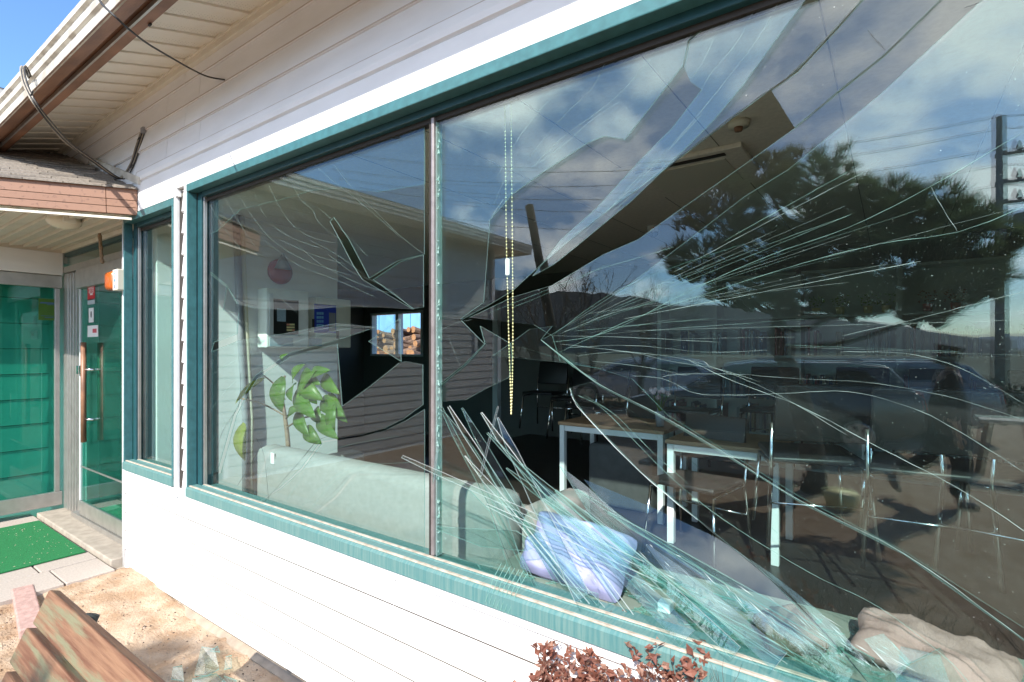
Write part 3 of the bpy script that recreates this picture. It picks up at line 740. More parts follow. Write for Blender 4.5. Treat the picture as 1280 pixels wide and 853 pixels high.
win = empty('broken_window', (-1.5, 0, WZ0), 'large teal framed shop window with shattered double glazing', 'window')
frame(win, WX0, WX1, WZ0, WZ1)
MXC = PY(535.5, 440, 0.02).x
box('mullion', (MXC - 0.010, 0.040, WZ0 + 0.074), (MXC + 0.010, 0.088, WZ1 - 0.080), 'mullion_metal', win, 0.006)
box('mullion_bead', (MXC + 0.0115, 0.052, WZ0 + 0.073), (MXC + 0.0145, 0.086, WZ1 - 0.10), 'crack_white', win)
box('mullion_bead', (MXC - 0.016, 0.040, WZ0 + 0.073), (MXC - 0.0115, 0.086, WZ1 - 0.10), 'gasket', win)

# glazing: outer and inner leaf, each broken into shards with real thickness
YO, YI, TH = GLASS_Y, GLASS_Y + 0.016, 0.005
ZT, ZB = WZ1 - 0.090, WZ0 + 0.058
def clampz(v):
    return Vector((v.x, v.y, min(max(v.z, ZB), ZT)))
def shard(poly, layer='o', tilt=(0.0, 0.0), dy=0.0, name='glass_shard', edge='glass_edge', th=TH, pivot=None, clamp=True, label=None):
    Y = (YO if layer == 'o' else YI)
    pts = [PY(x, y, Y) for x, y in poly]
    if clamp: pts = [clampz(p) for p in pts]
    c = sum(pts, Vector()) / len(pts)
    if pivot: c = PY(*pivot, Y)
    rot = Euler((R(tilt[0]), 0, R(tilt[1]))).to_matrix()
    n = len(pts)
    fr = [rot @ (p - c) for p in pts]; bk = [rot @ (p - c + Vector((0, th, 0))) for p in pts]
    b = MB(); b.add(fr + bk, [tuple(reversed(range(n))), tuple(n + i for i in range(n))], 0)
    b.add(fr + bk, [(i, (i + 1) % n, n + (i + 1) % n, n + i) for i in range(n)], 1)
    me = bpy.data.meshes.new(name); me.from_pydata(b.v, [], b.f); me.materials.append(M['glass_outer' if layer == 'o' else 'glass_inner']); me.materials.append(M[edge])
    me.polygons.foreach_set('material_index', b.mi); me.update()
    o = bpy.data.objects.new(name, me); C.objects.link(o); o.location = c + Vector((0, dy, 0))
    o.parent = win; o.matrix_parent_inverse = parent_inv(win)
    if label: o['label'] = label
    return o
def crack(pts, parent, layer='o', r=0.0007, m='crack_white', k=5, rag=0.0008, dy=-0.0012):
    Y = (YO if layer == 'o' else YI) + dy
    p = smooth_path([PY(x, y, Y) for x, y in pts], k)
    p = [clampz(v + Vector((jit(rag), 0, jit(rag)))) for v in p]
    q = [p[0]]
    for v in p[1:]:
        if (v - q[-1]).length > 0.002: q.append(v)
    if len(q) < 2: return
    r *= 0.40 if m != 'crack_dark' else 0.75
    rr = [r * random.uniform(0.4, 1.4) for _ in q]; rr[0] = rr[-1] = r * 0.3
    return MB().tube(q, rr, 4).build('crack', m, parent)
L_, T_, B_ = 236, -60, 1000     # beyond the frame: pieces run into the rebate
def top(px): return (px, -200)
# ---- left light, outer leaf
lo_up = shard([(238, 120), (530, 60), (530, 318), (497, 326), (461, 348), (452, 330), (436, 300), (417, 272), (412, 277), (426, 303), (441, 332), (452, 349), (480, 366), (516, 387), (470, 384), (420, 384), (372, 388), (319, 386), (296, 380), (283, 357), (262, 340), (238, 336)], 'o', (0.1, 0.0), label='large upper shard of the left light, scored by fine cracks')
lo_left = shard([(238, 338), (262, 342), (283, 359), (279, 388), (298, 391), (296, 418), (268, 428), (264, 440), (300, 425), (350, 418), (420, 404), (468, 409), (430, 422), (360, 442), (318, 470), (301, 500), (292, 518), (272, 590), (238, 600)], 'o', (-0.2, 0.3))
lo_low = shard([(240, 604), (274, 592), (294, 520), (303, 502), (320, 474), (362, 446), (422, 430), (428, 508), (462, 484), (500, 454), (508, 452), (530, 456), (530, 506), (505, 524), (480, 536), (450, 544), (400, 552), (376, 585), (348, 610), (322, 638), (300, 660), (240, 660)], 'o', (0.2, -0.5))
lo_bot = shard([(300, 700), (324, 640), (350, 612), (378, 587), (402, 554), (452, 546), (482, 538), (507, 526), (530, 512), (530, 900), (300, 900)], 'o', (0.0, 0.1))
lo_tri = shard([(461, 349), (498, 327), (530, 319), (530, 384), (516, 386)], 'o', (0.3, -4.6), dy=0.004, label='small triangular shard beside the mullion reflecting bare trees')
lo_tip = shard([(458, 427), (500, 398), (501, 452)], 'o', (0.5, -3.0), dy=0.003)
# ---- left light, inner leaf (upper part survives)
li = shard([(238, 120), (530, 60), (530, 230), (470, 240), (430, 235), (390, 238), (350, 250), (300, 262), (270, 290), (238, 300)], 'i', (0.0, 0.15))
# ---- right light, outer leaf
ro_up = shard([(541, 60), (541, 396), (575, 399), (604, 378), (612, 275), (640, 243), (680, 214), (735, 178), (755, 170), (781, 174), (800, 150), (825, 118), (853, 82), (860, 50), (880, -40), (880, -200), (541, -200)], 'o', (0.1, 0.1), label='upper left shard of the right light reflecting blue sky')
ro_up2 = shard([(855, 84), (862, 52), (882, -40), (882, -200), (1060, -200), (1007, 0), (968, 52), (930, 105), (892, 150), (850, 192), (790, 250), (722, 306), (692, 330), (665, 345), (700, 300), (745, 260), (800, 200), (840, 160), (877, 112), (863, 102)], 'o', (0.2, -0.15), label='long curved shard pointing down into the hole')
ro_tri = shard([(541, 397), (576, 401), (604, 430), (580, 455), (541, 487)], 'o', (0.4, 1.2), dy=0.002, label='pointed shard at the mullion beside the chain')
ro_r = shard([(690, 418), (745, 383), (786, 356), (860, 300), (930, 246), (985, 212), (1100, 118), (1227, 0), (1400, -200), (2400, -200), (2400, 1400), (1400, 1000), (1280, 800), (1130, 692), (1000, 627), (900, 564), (820, 517), (750, 482), (712, 454), (676, 425)], 'o', (0.0, 0.0), label='large right shard with radiating cracks reflecting pine and cars')
ro_br = shard([(678, 427), (713, 456), (751, 484), (821, 519), (901, 566), (1001, 629), (1131, 694), (1281, 802), (1401, 1002), (1300, 1100), (1085, 853), (960, 722), (872, 650), (800, 590), (732, 520), (717, 500), (712, 485), (745, 476), (715, 458)], 'o', (0.35, -0.2), label='lower right shard along the hole reflecting the sandy yard')
ro_bl = shard([(541, 507), (556, 516), (588, 554), (606, 582), (618, 606), (634, 650), (650, 700), (668, 780), (680, 900), (541, 900)], 'o', (0.1, 0.4), label='lower left shard of the right light beside the fan of slivers')
ro_mid = shard([(638, 430), (662, 412), (690, 408), (676, 425), (716, 456), (748, 461), (700, 453), (660, 449), (617, 445)], 'o', (0.5, 1.5), dy=-0.002)
# ---- right light, inner leaf
ri_up = shard([(541, -200), (541, 399), (577, 400), (610, 382), (640, 364), (675, 332), (712, 300), (760, 262), (830, 212), (962, 112), (995, 88), (1040, 40), (1076, 0), (1220, -200)], 'i', (-0.15, 0.1), label='upper inner shard bounded by a long black crack')
ri_up2 = shard([(964, 113), (997, 90), (1043, 41), (1079, 0), (1224, -200), (1420, -200), (1175, 0), (1105, 68), (1050, 112), (993, 159)], 'i', (0.25, -0.2))
ri_r = shard([(994, 160), (1051, 114), (1106, 70), (1177, 0), (1424, -200), (2400, -200), (2400, 1400), (1400, 1000), (1280, 786), (1130, 690), (1000, 622), (900, 560), (835, 520), (790, 474), (748, 461), (700, 452), (690, 420), (667, 406), (630, 402), (587, 397), (640, 372), (690, 357), (755, 318), (797, 300), (850, 262), (930, 206)], 'i', (0.1, 0.15), label='large inner shard of the right light')
ri_l = shard([(541, 489), (581, 457), (606, 430), (600, 408), (620, 419), (638, 430), (640, 446), (636, 472), (605, 487), (582, 500), (541, 503)], 'i', (0.2, -0.3))
ri_bl = shard([(541, 600), (580, 606), (612, 640), (640, 760), (660, 900), (541, 900)], 'i', (0.0, 0.2))

# ---- cracks
def many(parent, layer, lst, **k):
    for c in lst: crack(c, parent, layer, **k)
many(lo_up, 'o', [[(357, 214), (364, 228), (376, 250), (390, 262), (400, 280), (430, 303)], [(390, 202), (408, 220), (440, 245), (470, 270), (500, 297)], [(418, 207), (440, 235), (470, 265), (500, 295), (530, 318)],
    [(378, 252), (400, 262), (415, 275)], [(333, 225), (345, 250), (360, 275), (385, 295), (425, 305)], [(318, 242), (328, 265), (345, 285), (370, 300), (400, 310)], [(280, 245), (300, 280), (320, 310)], [(296, 240), (315, 270), (340, 300), (380, 325), (440, 345)],
    [(410, 318), (440, 340), (480, 358), (514, 385)], [(262, 256), (280, 285), (300, 310)], [(370, 305), (400, 330), (450, 355), (500, 370)], [(330, 300), (370, 330), (420, 350), (470, 372)], [(350, 300), (390, 318), (430, 330)], [(386, 300), (420, 318), (456, 344)], [(420, 282), (440, 300), (458, 320)]], r=0.0007)
many(lo_left, 'o', [[(250, 330), (262, 352), (270, 370)], [(262, 470), (300, 448), (360, 430), (428, 412), (468, 409)], [(258, 520), (290, 480), (330, 455)], [(330, 352), (350, 372), (372, 392)], [(265, 440), (268, 428), (300, 414), (330, 408)], [(340, 426), (400, 412), (440, 405)], [(258, 556), (275, 540), (300, 500)]], r=0.0007)
many(lo_left, 'o', [[(301, 466), (299, 505), (292, 518), (276, 545), (268, 590)], [(320, 548), (330, 570), (336, 628)], [(296, 608), (308, 590), (322, 565)]], r=0.0012, m='crack_dark')
many(lo_low, 'o', [[(322, 637), (350, 605), (376, 575), (396, 552), (412, 545)], [(283, 357), (300, 376), (320, 382)]], r=0.0014, m='crack_dark')
many(lo_bot, 'o', [[(355, 630), (372, 605), (395, 575), (430, 558), (500, 545)], [(370, 640), (400, 610), (440, 585), (520, 578)], [(315, 600), (320, 640), (330, 660)], [(380, 648), (420, 600), (470, 578)]], r=0.0008, m='crack_green')
many(ro_up, 'o', [[(760, 70), (740, 110), (700, 150), (660, 200), (640, 235), (615, 270)], [(830, 48), (800, 90), (760, 130), (700, 175), (665, 210)], [(775, 127), (740, 150), (700, 185), (668, 207)], [(866, 34), (860, 60), (853, 82)], [(645, 208), (632, 222), (615, 262)], [(570, 156), (600, 163), (615, 168)], [(640, 240), (625, 255), (606, 285)], [(690, 120), (650, 170), (620, 225)]], r=0.0007)
many(ro_up2, 'o', [[(900, 30), (880, 75), (863, 100)], [(944, 10), (920, 55), (890, 90), (877, 112)], [(975, 0), (950, 45), (900, 110), (850, 170), (800, 220), (745, 280)], [(850, 190), (800, 235), (760, 270)], [(880, 140), (820, 205), (780, 245), (720, 300)]], r=0.0008)
many(ri_up2, 'i', [[(1076, 0), (1040, 40), (990, 92), (962, 112), (890, 165), (830, 213)]], r=0.0022, m='crack_dark')
many(ri_r, 'i', [[(1177, 0), (1105, 68), (1050, 112), (994, 160)], [(1085, 37), (1095, 50), (1107, 62)], [(1205, 10), (1230, 0), (1260, -20)]], r=0.0010, m='crack_dark')
many(ri_r, 'i', [[(690, 420), (760, 370), (840, 335), (930, 305)], [(600, 396), (660, 372), (740, 340), (800, 322), (842, 309)], [(640, 385), (700, 360), (760, 330)]], r=0.0010, m='crack_green')
fan = []
random.seed(11)
ends = [(1100, 205), (1180, 230), (1000, 235), (1060, 215), (1150, 262), (1090, 285), (1280, 215), (1225, 185), (1200, 288), (1290, 255), (1110, 330), (1040, 345), (1280, 330), (990, 400), (1100, 420), (1200, 440), (1290, 445), (1290, 400), (930, 385), (900, 340), (960, 300), (1010, 270)]
ends += [(1130, 240), (1240, 240), (1160, 310), (1240, 370), (1060, 395), (1290, 300)]
for i, (ex, ey) in enumerate(ends):
    u0 = random.choice((0.0, 0.05, 0.15, 0.3, 0.45, 0.55)); u1 = min(1.0, u0 + random.uniform(0.3, 0.9))
    sx = 692 + random.uniform(-4, 46); sy_ = 416 + (sx - 690) * (-0.52 if ey < 380 else 0.02) + random.uniform(-1, 9)
    bow = random.uniform(-0.02, 0.05)
    def cp(u): return (sx + (ex - sx) * u, sy_ + (ey - sy_) * (u + bow * math.sin(math.pi * u)))
    crack([cp(u0 + (u1 - u0) * q / 4) for q in range(5)], ro_r, 'o', 0.0004 + 0.0011 * random.random() ** 4, random.choice(['crack_white', 'crack_green', 'crack_white']), rag=0.0006)
many(ro_r, 'o', [[(690, 428), (760, 415), (860, 365), (960, 320), (1060, 285), (1163, 233), (1280, 165)], [(700, 440), (800, 395), (900, 362), (1000, 330), (1100, 305), (1197, 290), (1290, 255)]], r=0.0014, m='crack_green')
many(ro_r, 'o', [[(1163, 233), (1175, 255), (1197, 290)], [(1052, 420), (1120, 405), (1200, 385), (1290, 362)], [(700, 430), (760, 437), (850, 448), (920, 470), (985, 500), (1060, 545)],
    [(825, 472), (850, 468), (920, 468), (1000, 474), (1080, 478), (1180, 495), (1280, 525)], [(790, 470), (830, 474), (870, 492), (920, 494), (980, 492), (1060, 490), (1140, 510), (1200, 540), (1280, 590)], [(1050, 440), (1130, 442), (1200, 460), (1280, 505)],
    [(720, 445), (780, 440), (840, 452), (900, 462), (950, 478)], [(710, 435), (790, 432), (880, 440), (960, 438)], [(740, 452), (800, 458), (860, 470)], [(690, 420), (760, 421), (830, 424), (900, 428)]], r=0.0010)
many(ro_r, 'o', [[(676, 425), (712, 453), (750, 481), (820, 516), (900, 563), (1000, 626), (1130, 692), (1281, 800)], [(860, 450), (920, 478), (1000, 508), (1100, 560), (1197, 610), (1290, 670)]], r=0.0016, m='crack_white')
many(ro_br, 'o', [[(722, 494), (752, 510), (790, 548), (840, 598), (905, 650), (1010, 715), (1100, 760), (1190, 830), (1230, 880)], [(730, 494), (770, 520), (810, 560), (860, 605)]], r=0.0015, m='crack_green')
many(ro_br, 'o', [[(712, 485), (717, 500), (732, 520), (800, 590), (872, 650)]], r=0.0028, m='sliver_white')
many(ro_br, 'o', [[(872, 650), (960, 722), (1030, 790), (1085, 853)]], r=0.0024, m='crack_dark')
many(ro_bl, 'o', [[(543, 505), (556, 515), (588, 553), (606, 581)]], r=0.0015, m='crack_dark')
many(ro_bl, 'o', [[(596, 602), (610, 630), (628, 680), (650, 730)], [(543, 655), (580, 662), (640, 690)], [(600, 666), (640, 664), (660, 690)]], r=0.0008, m='crack_dark')
many(ro_tri, 'o', [[(560, 420), (568, 440), (575, 458)], [(541, 418), (570, 404), (590, 400)]], r=0.0006)
# dust of chips at the mullion: a ragged line of crumbs still held by the bead
b = MB(); random.seed(3)
for _ in range(150):
    side = random.choice((-1, 1)); zc = random.uniform(ZB + 0.02, ZT - 0.02)
    if side < 0 and (zc > 2.2 or zc < 0.95) and random.random() < 0.8: continue
    c = Vector((MXC + side * random.uniform(0.016, 0.024), YO - random.uniform(0.0, 0.006), zc)); h = random.uniform(0.004, 0.02); w = random.uniform(0.002, 0.006)
    b.add([c + Vector((-w, 0, 0)), c + Vector((w, 0, jit(0.004))), c + Vector((jit(w), 0, h)), c + Vector((0, 0.005, h / 2))], [(0, 1, 2), (0, 3, 1), (1, 3, 2), (2, 3, 0)])
o = b.build('glass_crumbs', 'crack_white', win); o['kind'] = 'stuff'
# ---- fan of slivers hanging over the sill
random.seed(21)
def sl(a, w0, e, w1, layer='o', tilt=(0, 0), dy=0.0, edge='glass_edge', th=TH, lab=None):
    ax, ay = a; ex, ey = e; d = Vector((ex - ax, ey - ay)).normalized(); n = Vector((-d.y, d.x))
    poly = [(ax + n.x * w0, ay + n.y * w0), (ax + d.x * 40 + n.x * (w0 + w1) * 0.6, ay + d.y * 40 + n.y * (w0 + w1) * 0.6), (ex + n.x * w1, ey + n.y * w1), (ex - n.x * w1, ey - n.y * w1), (ax + d.x * 55 - n.x * (w0 + w1) * 0.5, ay + d.y * 55 - n.y * (w0 + w1) * 0.5), (ax - n.x * w0, ay - n.y * w0)]
    return shard(poly, layer, tilt, dy, 'glass_sliver', edge, th, label=lab)
starts = [(552, 508), (566, 506), (578, 504), (590, 506), (602, 522), (616, 538), (632, 556), (650, 572), (668, 588), (690, 604), (716, 618), (745, 630)]
sill = lambda x: 697 + (x - 543) * 0.357 + 3
for i in range(10):
    t = i / 9
    k = t * (len(starts) - 1); j = min(int(k), len(starts) - 2); f = k - j
    ax = starts[j][0] + (starts[j + 1][0] - starts[j][0]) * f + jit(6); ay = starts[j][1] + (starts[j + 1][1] - starts[j][1]) * f + jit(5) + random.choice([0, 0, 25, 60]) * (1 if t > 0.1 else 0)
    ex = 668 + 430 * t ** 1.15 + jit(14); ey = sill(ex) - random.choice([0, 0, 0, 30, 60]) * t
    sl((ax, ay), random.uniform(0.3, 1.5), (ex, ey), random.uniform(1.5, 7.5), random.choice('ooi'), (random.uniform(-3, 9), random.uniform(-6, 5)), random.uniform(-0.010, 0.016), random.choice(['glass_edge', 'glass_edge', 'sliver_white']))
random.seed(44)
for (ax, ay, ex, ey, w, tx, tz) in ((600, 520, 760, 735, 9, -22, -6), (650, 585, 870, 790, 11, -30, 4), (720, 640, 935, 800, 8, -18, -8), (800, 680, 985, 815, 12, -34, -4), (880, 720, 1060, 846, 12, -26, 6), (575, 510, 700, 728, 7, -8, 8), (820, 720, 915, 795, 7, -40, 0)):
    sl((ax, ay), 0.8, (ex, ey), w, 'o', (tx, tz), random.uniform(-0.02, 0.02), random.choice(('sliver_white', 'glass_edge')), 0.006)
sl((516, 568), 1.6, (806, 704), 3.6, 'o', (-2, 3), -0.045, 'sliver_white', 0.006, 'long bright sliver lying across the mullion')
sl((614, 629), 1.4, (830, 735), 3.8, 'o', (2, 2), -0.02, 'sliver_white', 0.006)
sl((628, 622), 1.6, (735, 757), 3.6, 'o', (4, -2), -0.012, 'sliver_white', 0.006)
sl((626, 508), 0.8, (604, 594), 1.2, 'o', (0, 0), -0.02, 'sliver_white', 0.005)
sl((551, 557), 0.6, (547, 586), 1.0, 'o', (0, 0), -0.02, 'sliver_white', 0.005)
sl((700, 610), 1.0, (925, 806), 7.0, 'o', (12, -4), -0.02, 'glass_edge', 0.006)
sl((760, 640), 1.0, (1090, 845), 6.0, 'o', (6, 3), 0.02, 'glass_edge', 0.006)
skyp = shard([(690, 604), (740, 622), (790, 640), (878, 676), (905, 690), (960, 722), (1012, 756), (1052, 786), (1118, 850), (1180, 930), (1130, 930), (1060, 855), (1000, 806), (930, 760), (830, 704), (745, 655)], 'o', (-28, -7), dy=0.03, clamp=False, label='broad leaning shard reflecting the blue sky')
skyp2 = shard([(662, 585), (700, 610), (760, 655), (845, 700), (940, 765), (1010, 815), (1050, 870), (1000, 850), (900, 790), (800, 722), (720, 655)], 'o', (-24, -4), dy=0.05, clamp=False)
# rough loose strip and dead-flat offcuts at the foot of the pane
for (poly, tl) in (([(538, 658), (575, 660), (645, 664), (672, 684), (655, 690), (600, 684)], (6, 2)), ([(543, 690), (595, 706), (605, 720), (543, 702)], (-3, 2)), ([(598, 706), (638, 712), (638, 736), (600, 722)], (4, -2)), ([(650, 715), (748, 742), (748, 764), (655, 744)], (3, 1)),
                   ([(1080, 800), (1105, 795), (1140, 830), (1120, 846)], (-24, 6)), ([(1125, 812), (1175, 822), (1190, 860), (1120, 860)], (-30, -5)), ([(1090, 850), (1176, 812), (1215, 870)], (-4, 4)), ([(905, 800), (950, 800), (960, 812), (910, 812)], (-10, 3))):
    shard(poly, 'o', tl, random.uniform(-0.01, 0.02), clamp=False)
# slim comb of slivers that fell out over the sill
b = None
for i in range(7):
    a = PY(660 - i * 5.5, 716 - i * 2.0, -0.004); c = PY(634 - i * 4.5, 770 - i * 3.0, -0.046)
    a.z = max(a.z, WZ0 + 0.072)
    MB().tube([a, (a + c) / 2 + Vector((0, -0.004, 0.012)), c], 0.0012, 4).build('glass_sliver', 'crack_green', win)
# bright filings where slivers pile up
b = MB(); random.seed(5)
for _ in range(120):
    t = random.random(); px = 690 + 420 * t + jit(30); py = 655 + 165 * t + jit(22) + 25 * random.random()
    c = PY(px, py, YO + random.uniform(-0.012, 0.03)); a = random.uniform(-0.9, -0.2); l = random.uniform(0.004, 0.035); w = random.uniform(0.0004, 0.0014)
    if c.z < ZB + 0.005: continue
    u = Vector((math.cos(a), 0, math.sin(a))) * l; n_ = Vector((-u.z, 0, u.x)).normalized() * w
    b.add([c - u, c + n_, c + u, c - n_, c + Vector((0, w * 2, 0))], [(0, 1, 4), (1, 2, 4), (2, 3, 4), (3, 0, 4), (0, 3, 2, 1)])
o = b.build('glass_splinters', 'sliver_white', win); o['kind'] = 'stuff'

#@@INTERIOR
# ------------------------------------------------------------------ the room behind the glass
random.seed(31)
FZ, CZ, BY = 0.28, 2.75, 5.3
def struct(o): return tag(o, kind='structure')
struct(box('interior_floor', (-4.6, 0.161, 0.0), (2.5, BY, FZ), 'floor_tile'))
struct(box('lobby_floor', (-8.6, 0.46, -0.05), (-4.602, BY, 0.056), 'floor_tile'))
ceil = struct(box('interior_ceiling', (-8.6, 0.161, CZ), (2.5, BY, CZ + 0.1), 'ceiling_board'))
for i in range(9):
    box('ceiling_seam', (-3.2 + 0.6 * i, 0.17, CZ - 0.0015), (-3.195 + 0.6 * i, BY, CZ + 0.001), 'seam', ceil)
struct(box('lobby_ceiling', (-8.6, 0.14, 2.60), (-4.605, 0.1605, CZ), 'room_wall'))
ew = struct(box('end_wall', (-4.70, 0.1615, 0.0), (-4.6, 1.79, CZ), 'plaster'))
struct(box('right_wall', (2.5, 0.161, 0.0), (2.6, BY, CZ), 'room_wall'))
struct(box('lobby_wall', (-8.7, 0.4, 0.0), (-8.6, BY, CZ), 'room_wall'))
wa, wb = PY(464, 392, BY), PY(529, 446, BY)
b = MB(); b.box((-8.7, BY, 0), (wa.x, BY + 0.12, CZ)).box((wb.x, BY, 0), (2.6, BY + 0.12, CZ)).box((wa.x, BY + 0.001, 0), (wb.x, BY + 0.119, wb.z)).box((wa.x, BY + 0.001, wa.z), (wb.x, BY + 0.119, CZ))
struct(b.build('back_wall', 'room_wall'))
bw = empty('back_window', (wa.x, BY, wb.z), 'small white framed window in the far wall giving onto stacked logs', 'window')
xm = PY(497, 420, BY).x
for xx, ww in ((wa.x + 0.03, 0.04), (xm, 0.085), (wb.x - 0.03, 0.04)): box('frame_post', (xx - ww / 2, BY - 0.02, wb.z + 0.041), (xx + ww / 2, BY + 0.10, wa.z - 0.041), 'white_metal', bw)
box('frame_rail', (wa.x, BY - 0.02, wa.z - 0.04), (wb.x, BY + 0.1, wa.z), 'white_metal', bw); box('frame_rail', (wa.x, BY - 0.02, wb.z), (wb.x, BY + 0.1, wb.z + 0.04), 'white_metal', bw)
box('pane', (wa.x + 0.05, BY + 0.04, wb.z + 0.042), (xm - 0.045, BY + 0.045, wa.z - 0.042), 'glass_plain', bw)
for px in (447, 621):
    v = PY(px, 440, BY - 0.05)
    o = box('door_post', (v.x - 0.05, BY - 0.10, 0.1), (v.x + 0.05, BY - 0.005, 2.3), 'white_metal'); tag(o, 'pale upright door post on the dark far wall, %s' % ('left of the log window' if px < 500 else 'behind the bead chain'), 'post')
# smoke detector, dome camera, ceiling cassette
v = PZ(923, 152, CZ)
sd = empty('smoke_detector', v, 'round cream smoke detector on the ceiling, seen through the hole', 'detector')
MB().tube([v + Vector((0, 0, 0)), v - Vector((0, 0, 0.03))], [0.055, 0.05], 18).build('base', 'ivory_plastic', sd, True)
MB().tube([v - Vector((0, 0, 0.03)), v - Vector((0, 0, 0.05))], [0.022, 0.018], 12).build('sensor', 'brown_metal', sd, True)
v = PZ(817, 283, CZ)
dc = empty('dome_camera', v, 'small white dome camera below the ceiling with red light', 'camera')
MB().tube([v, v - Vector((0, 0, 0.06))], [0.06, 0.055], 16).build('base', 'white_metal', dc, True)
MB().sphere(v - Vector((0, 0, 0.06)), 0.045, 12, 8).build('dome', 'black_plastic', dc, True)
MB().box(v + Vector((0.02, -0.066, -0.04)), v + Vector((0.035, -0.055, -0.025))).build('indicator', 'tail_red', dc)
v0, v1 = PZ(772, 212, CZ), PZ(872, 196, CZ)
cl = empty('ceiling_cassette', (v0 + v1) / 2, 'square ceiling air conditioner panel showing faintly beside the hole', 'air conditioner')
box('panel', (v0.x, v1.y - 0.1, CZ - 0.03), (v0.x + 0.75, v1.y + 0.62, CZ - 0.001), 'ceiling_board', cl, 0.006)
box('grille', (v0.x + 0.12, v1.y + 0.03, CZ - 0.036), (v0.x + 0.63, v1.y + 0.5, CZ - 0.031), 'ivory_plastic', cl)
box('vent_slot', (v0.x + 0.1, v1.y - 0.06, CZ - 0.036), (v0.x + 0.65, v1.y - 0.02, CZ - 0.031), 'gasket', cl)
# end wall fittings: two instrument cabinets, pipes, fire bell
EX = -4.598
def on_end(px, py): return PX(px, py, EX)
pc = empty('telephone_cabinet', on_end(370, 435), 'pale cabinet with dark keypad panel on the end wall', 'cabinet')
a, c = on_end(321, 361), on_end(374, 435)
box('casing', (EX, a.y, c.z), (EX + 0.16, on_end(374, 400).y, a.z), 'cream_box', pc, 0.012)
fx2 = EX + 0.161
yy0, yy1 = PX(342, 400, fx2).y, PX(373, 400, fx2).y
pan = box('panel', (fx2 - 0.004, yy0, PX(350, 418, fx2).z), (fx2 + 0.003, yy1, PX(350, 374, fx2).z), 'dark_panel', pc)
for i in range(3):
    for j in range(3):
        u = PX(360 + 3.2 * j, 406 + 3.5 * i, fx2 + 0.004)
        MB().box(u + Vector((0, -0.012, -0.008)), u + Vector((0.006, 0.012, 0.008))).build('key', 'key_red' if (i + j) % 4 == 0 else 'key_yellow', pan)
box('instruction_plate', (fx2, PX(346, 400, fx2).y, PX(350, 402, fx2).z), (fx2 + 0.004, PX(357, 400, fx2).y, PX(350, 386, fx2).z), 'pale_label', pc)
box('shelf_lip', (fx2, yy0, PX(350, 420, fx2).z), (fx2 + 0.02, yy1, PX(350, 418.5, fx2).z), 'white_metal', pc)
box('name_plate', (fx2, PX(337, 428, fx2).y, PX(337, 433, fx2).z), (fx2 + 0.004, PX(366, 428, fx2).y, PX(337, 422, fx2).z), 'pale_label', pc)
for i in range(3): box('rib', (fx2, PX(336.5 + 1.8 * i, 400, fx2).y, PX(340, 420, fx2).z), (fx2 + 0.006, PX(337.4 + 1.8 * i, 400, fx2).y, PX(340, 367, fx2).z), 'white_metal', pc)
pc2 = empty('control_cabinet', on_end(410, 435), 'beige cabinet with blue control panel on the end wall', 'cabinet')
a, c = on_end(383, 371), on_end(428, 435)
box('casing', (EX, a.y + 0.01, c.z), (EX + 0.14, c.y, a.z - 0.01), 'beige_box', pc2, 0.01)
fx3 = EX + 0.141
bp_ = box('panel', (fx3 - 0.003, PX(393, 400, fx3).y, PX(393, 416, fx3).z), (fx3 + 0.003, PX(420, 400, fx3).y, PX(393, 380, fx3).z), 'blue_panel', pc2)
box('display', (fx3 + 0.003, PX(411, 400, fx3).y, PX(411, 414, fx3).z), (fx3 + 0.006, PX(419, 400, fx3).y, PX(411, 391, fx3).z), 'grey_pipe', bp_)
for i in range(4):
    for j in range(3):
        u = PX(397 + 3 * j, 392 + 5 * i, fx3 + 0.004); MB().box(u + Vector((0, -0.01, -0.012)), u + Vector((0.004, 0.01, 0.012))).build('key', 'ink_pale_blue', bp_)
box('latch', (fx3, PX(390, 400, fx3).y, PX(390, 409, fx3).z), (fx3 + 0.02, PX(391.5, 400, fx3).y, PX(390, 399, fx3).z), 'gasket', pc2)
box('latch', (fx3, PX(420.5, 400, fx3).y, PX(420, 424, fx3).z), (fx3 + 0.02, PX(422, 400, fx3).y, PX(420, 414, fx3).z), 'gasket', pc2)
box('name_plate', (fx3, PX(386, 428, fx3).y, PX(386, 433, fx3).z), (fx3 + 0.004, PX(402, 428, fx3).y, PX(386, 423, fx3).z), 'pale_label', pc2)
for m_, px0, r_, lab in (('ivory_pipe', 306, 0.022, 'ivory conduit pipe running up the end wall'), ('grey_pipe', 299, 0.03, 'grey conduit pipe beside the ivory one')):
    a, c = PX(px0 + 8, 620, EX + 0.03), PX(px0 - 4, 262, EX + 0.03)
    b = MB(); b.tube([(EX + 0.03, a.y, FZ), (EX + 0.03, a.y, 1.0), (EX + 0.03, (a.y + c.y) / 2, 1.7), (EX + 0.03, c.y, CZ)], r_, 10)
    o = b.build('conduit_pipe', m_, None, True); tag(o, lab, 'pipe')
v = on_end(349, 340)
bell = empty('fire_bell', v, 'round red fire bell with grey cone above the cabinets', 'bell')
MB().tube([v + Vector((0.0, 0, 0)), v + Vector((0.03, 0, 0)), v + Vector((0.045, 0, 0))], [0.115, 0.115, 0.06], 22).build('gong', 'red_enamel', bell, True)
MB().tube([v + Vector((0.06, 0, 0.16)), v + Vector((0.06, 0, 0.02))], [0.01, 0.075], 14).build('horn', 'grey_pipe', bell, True)
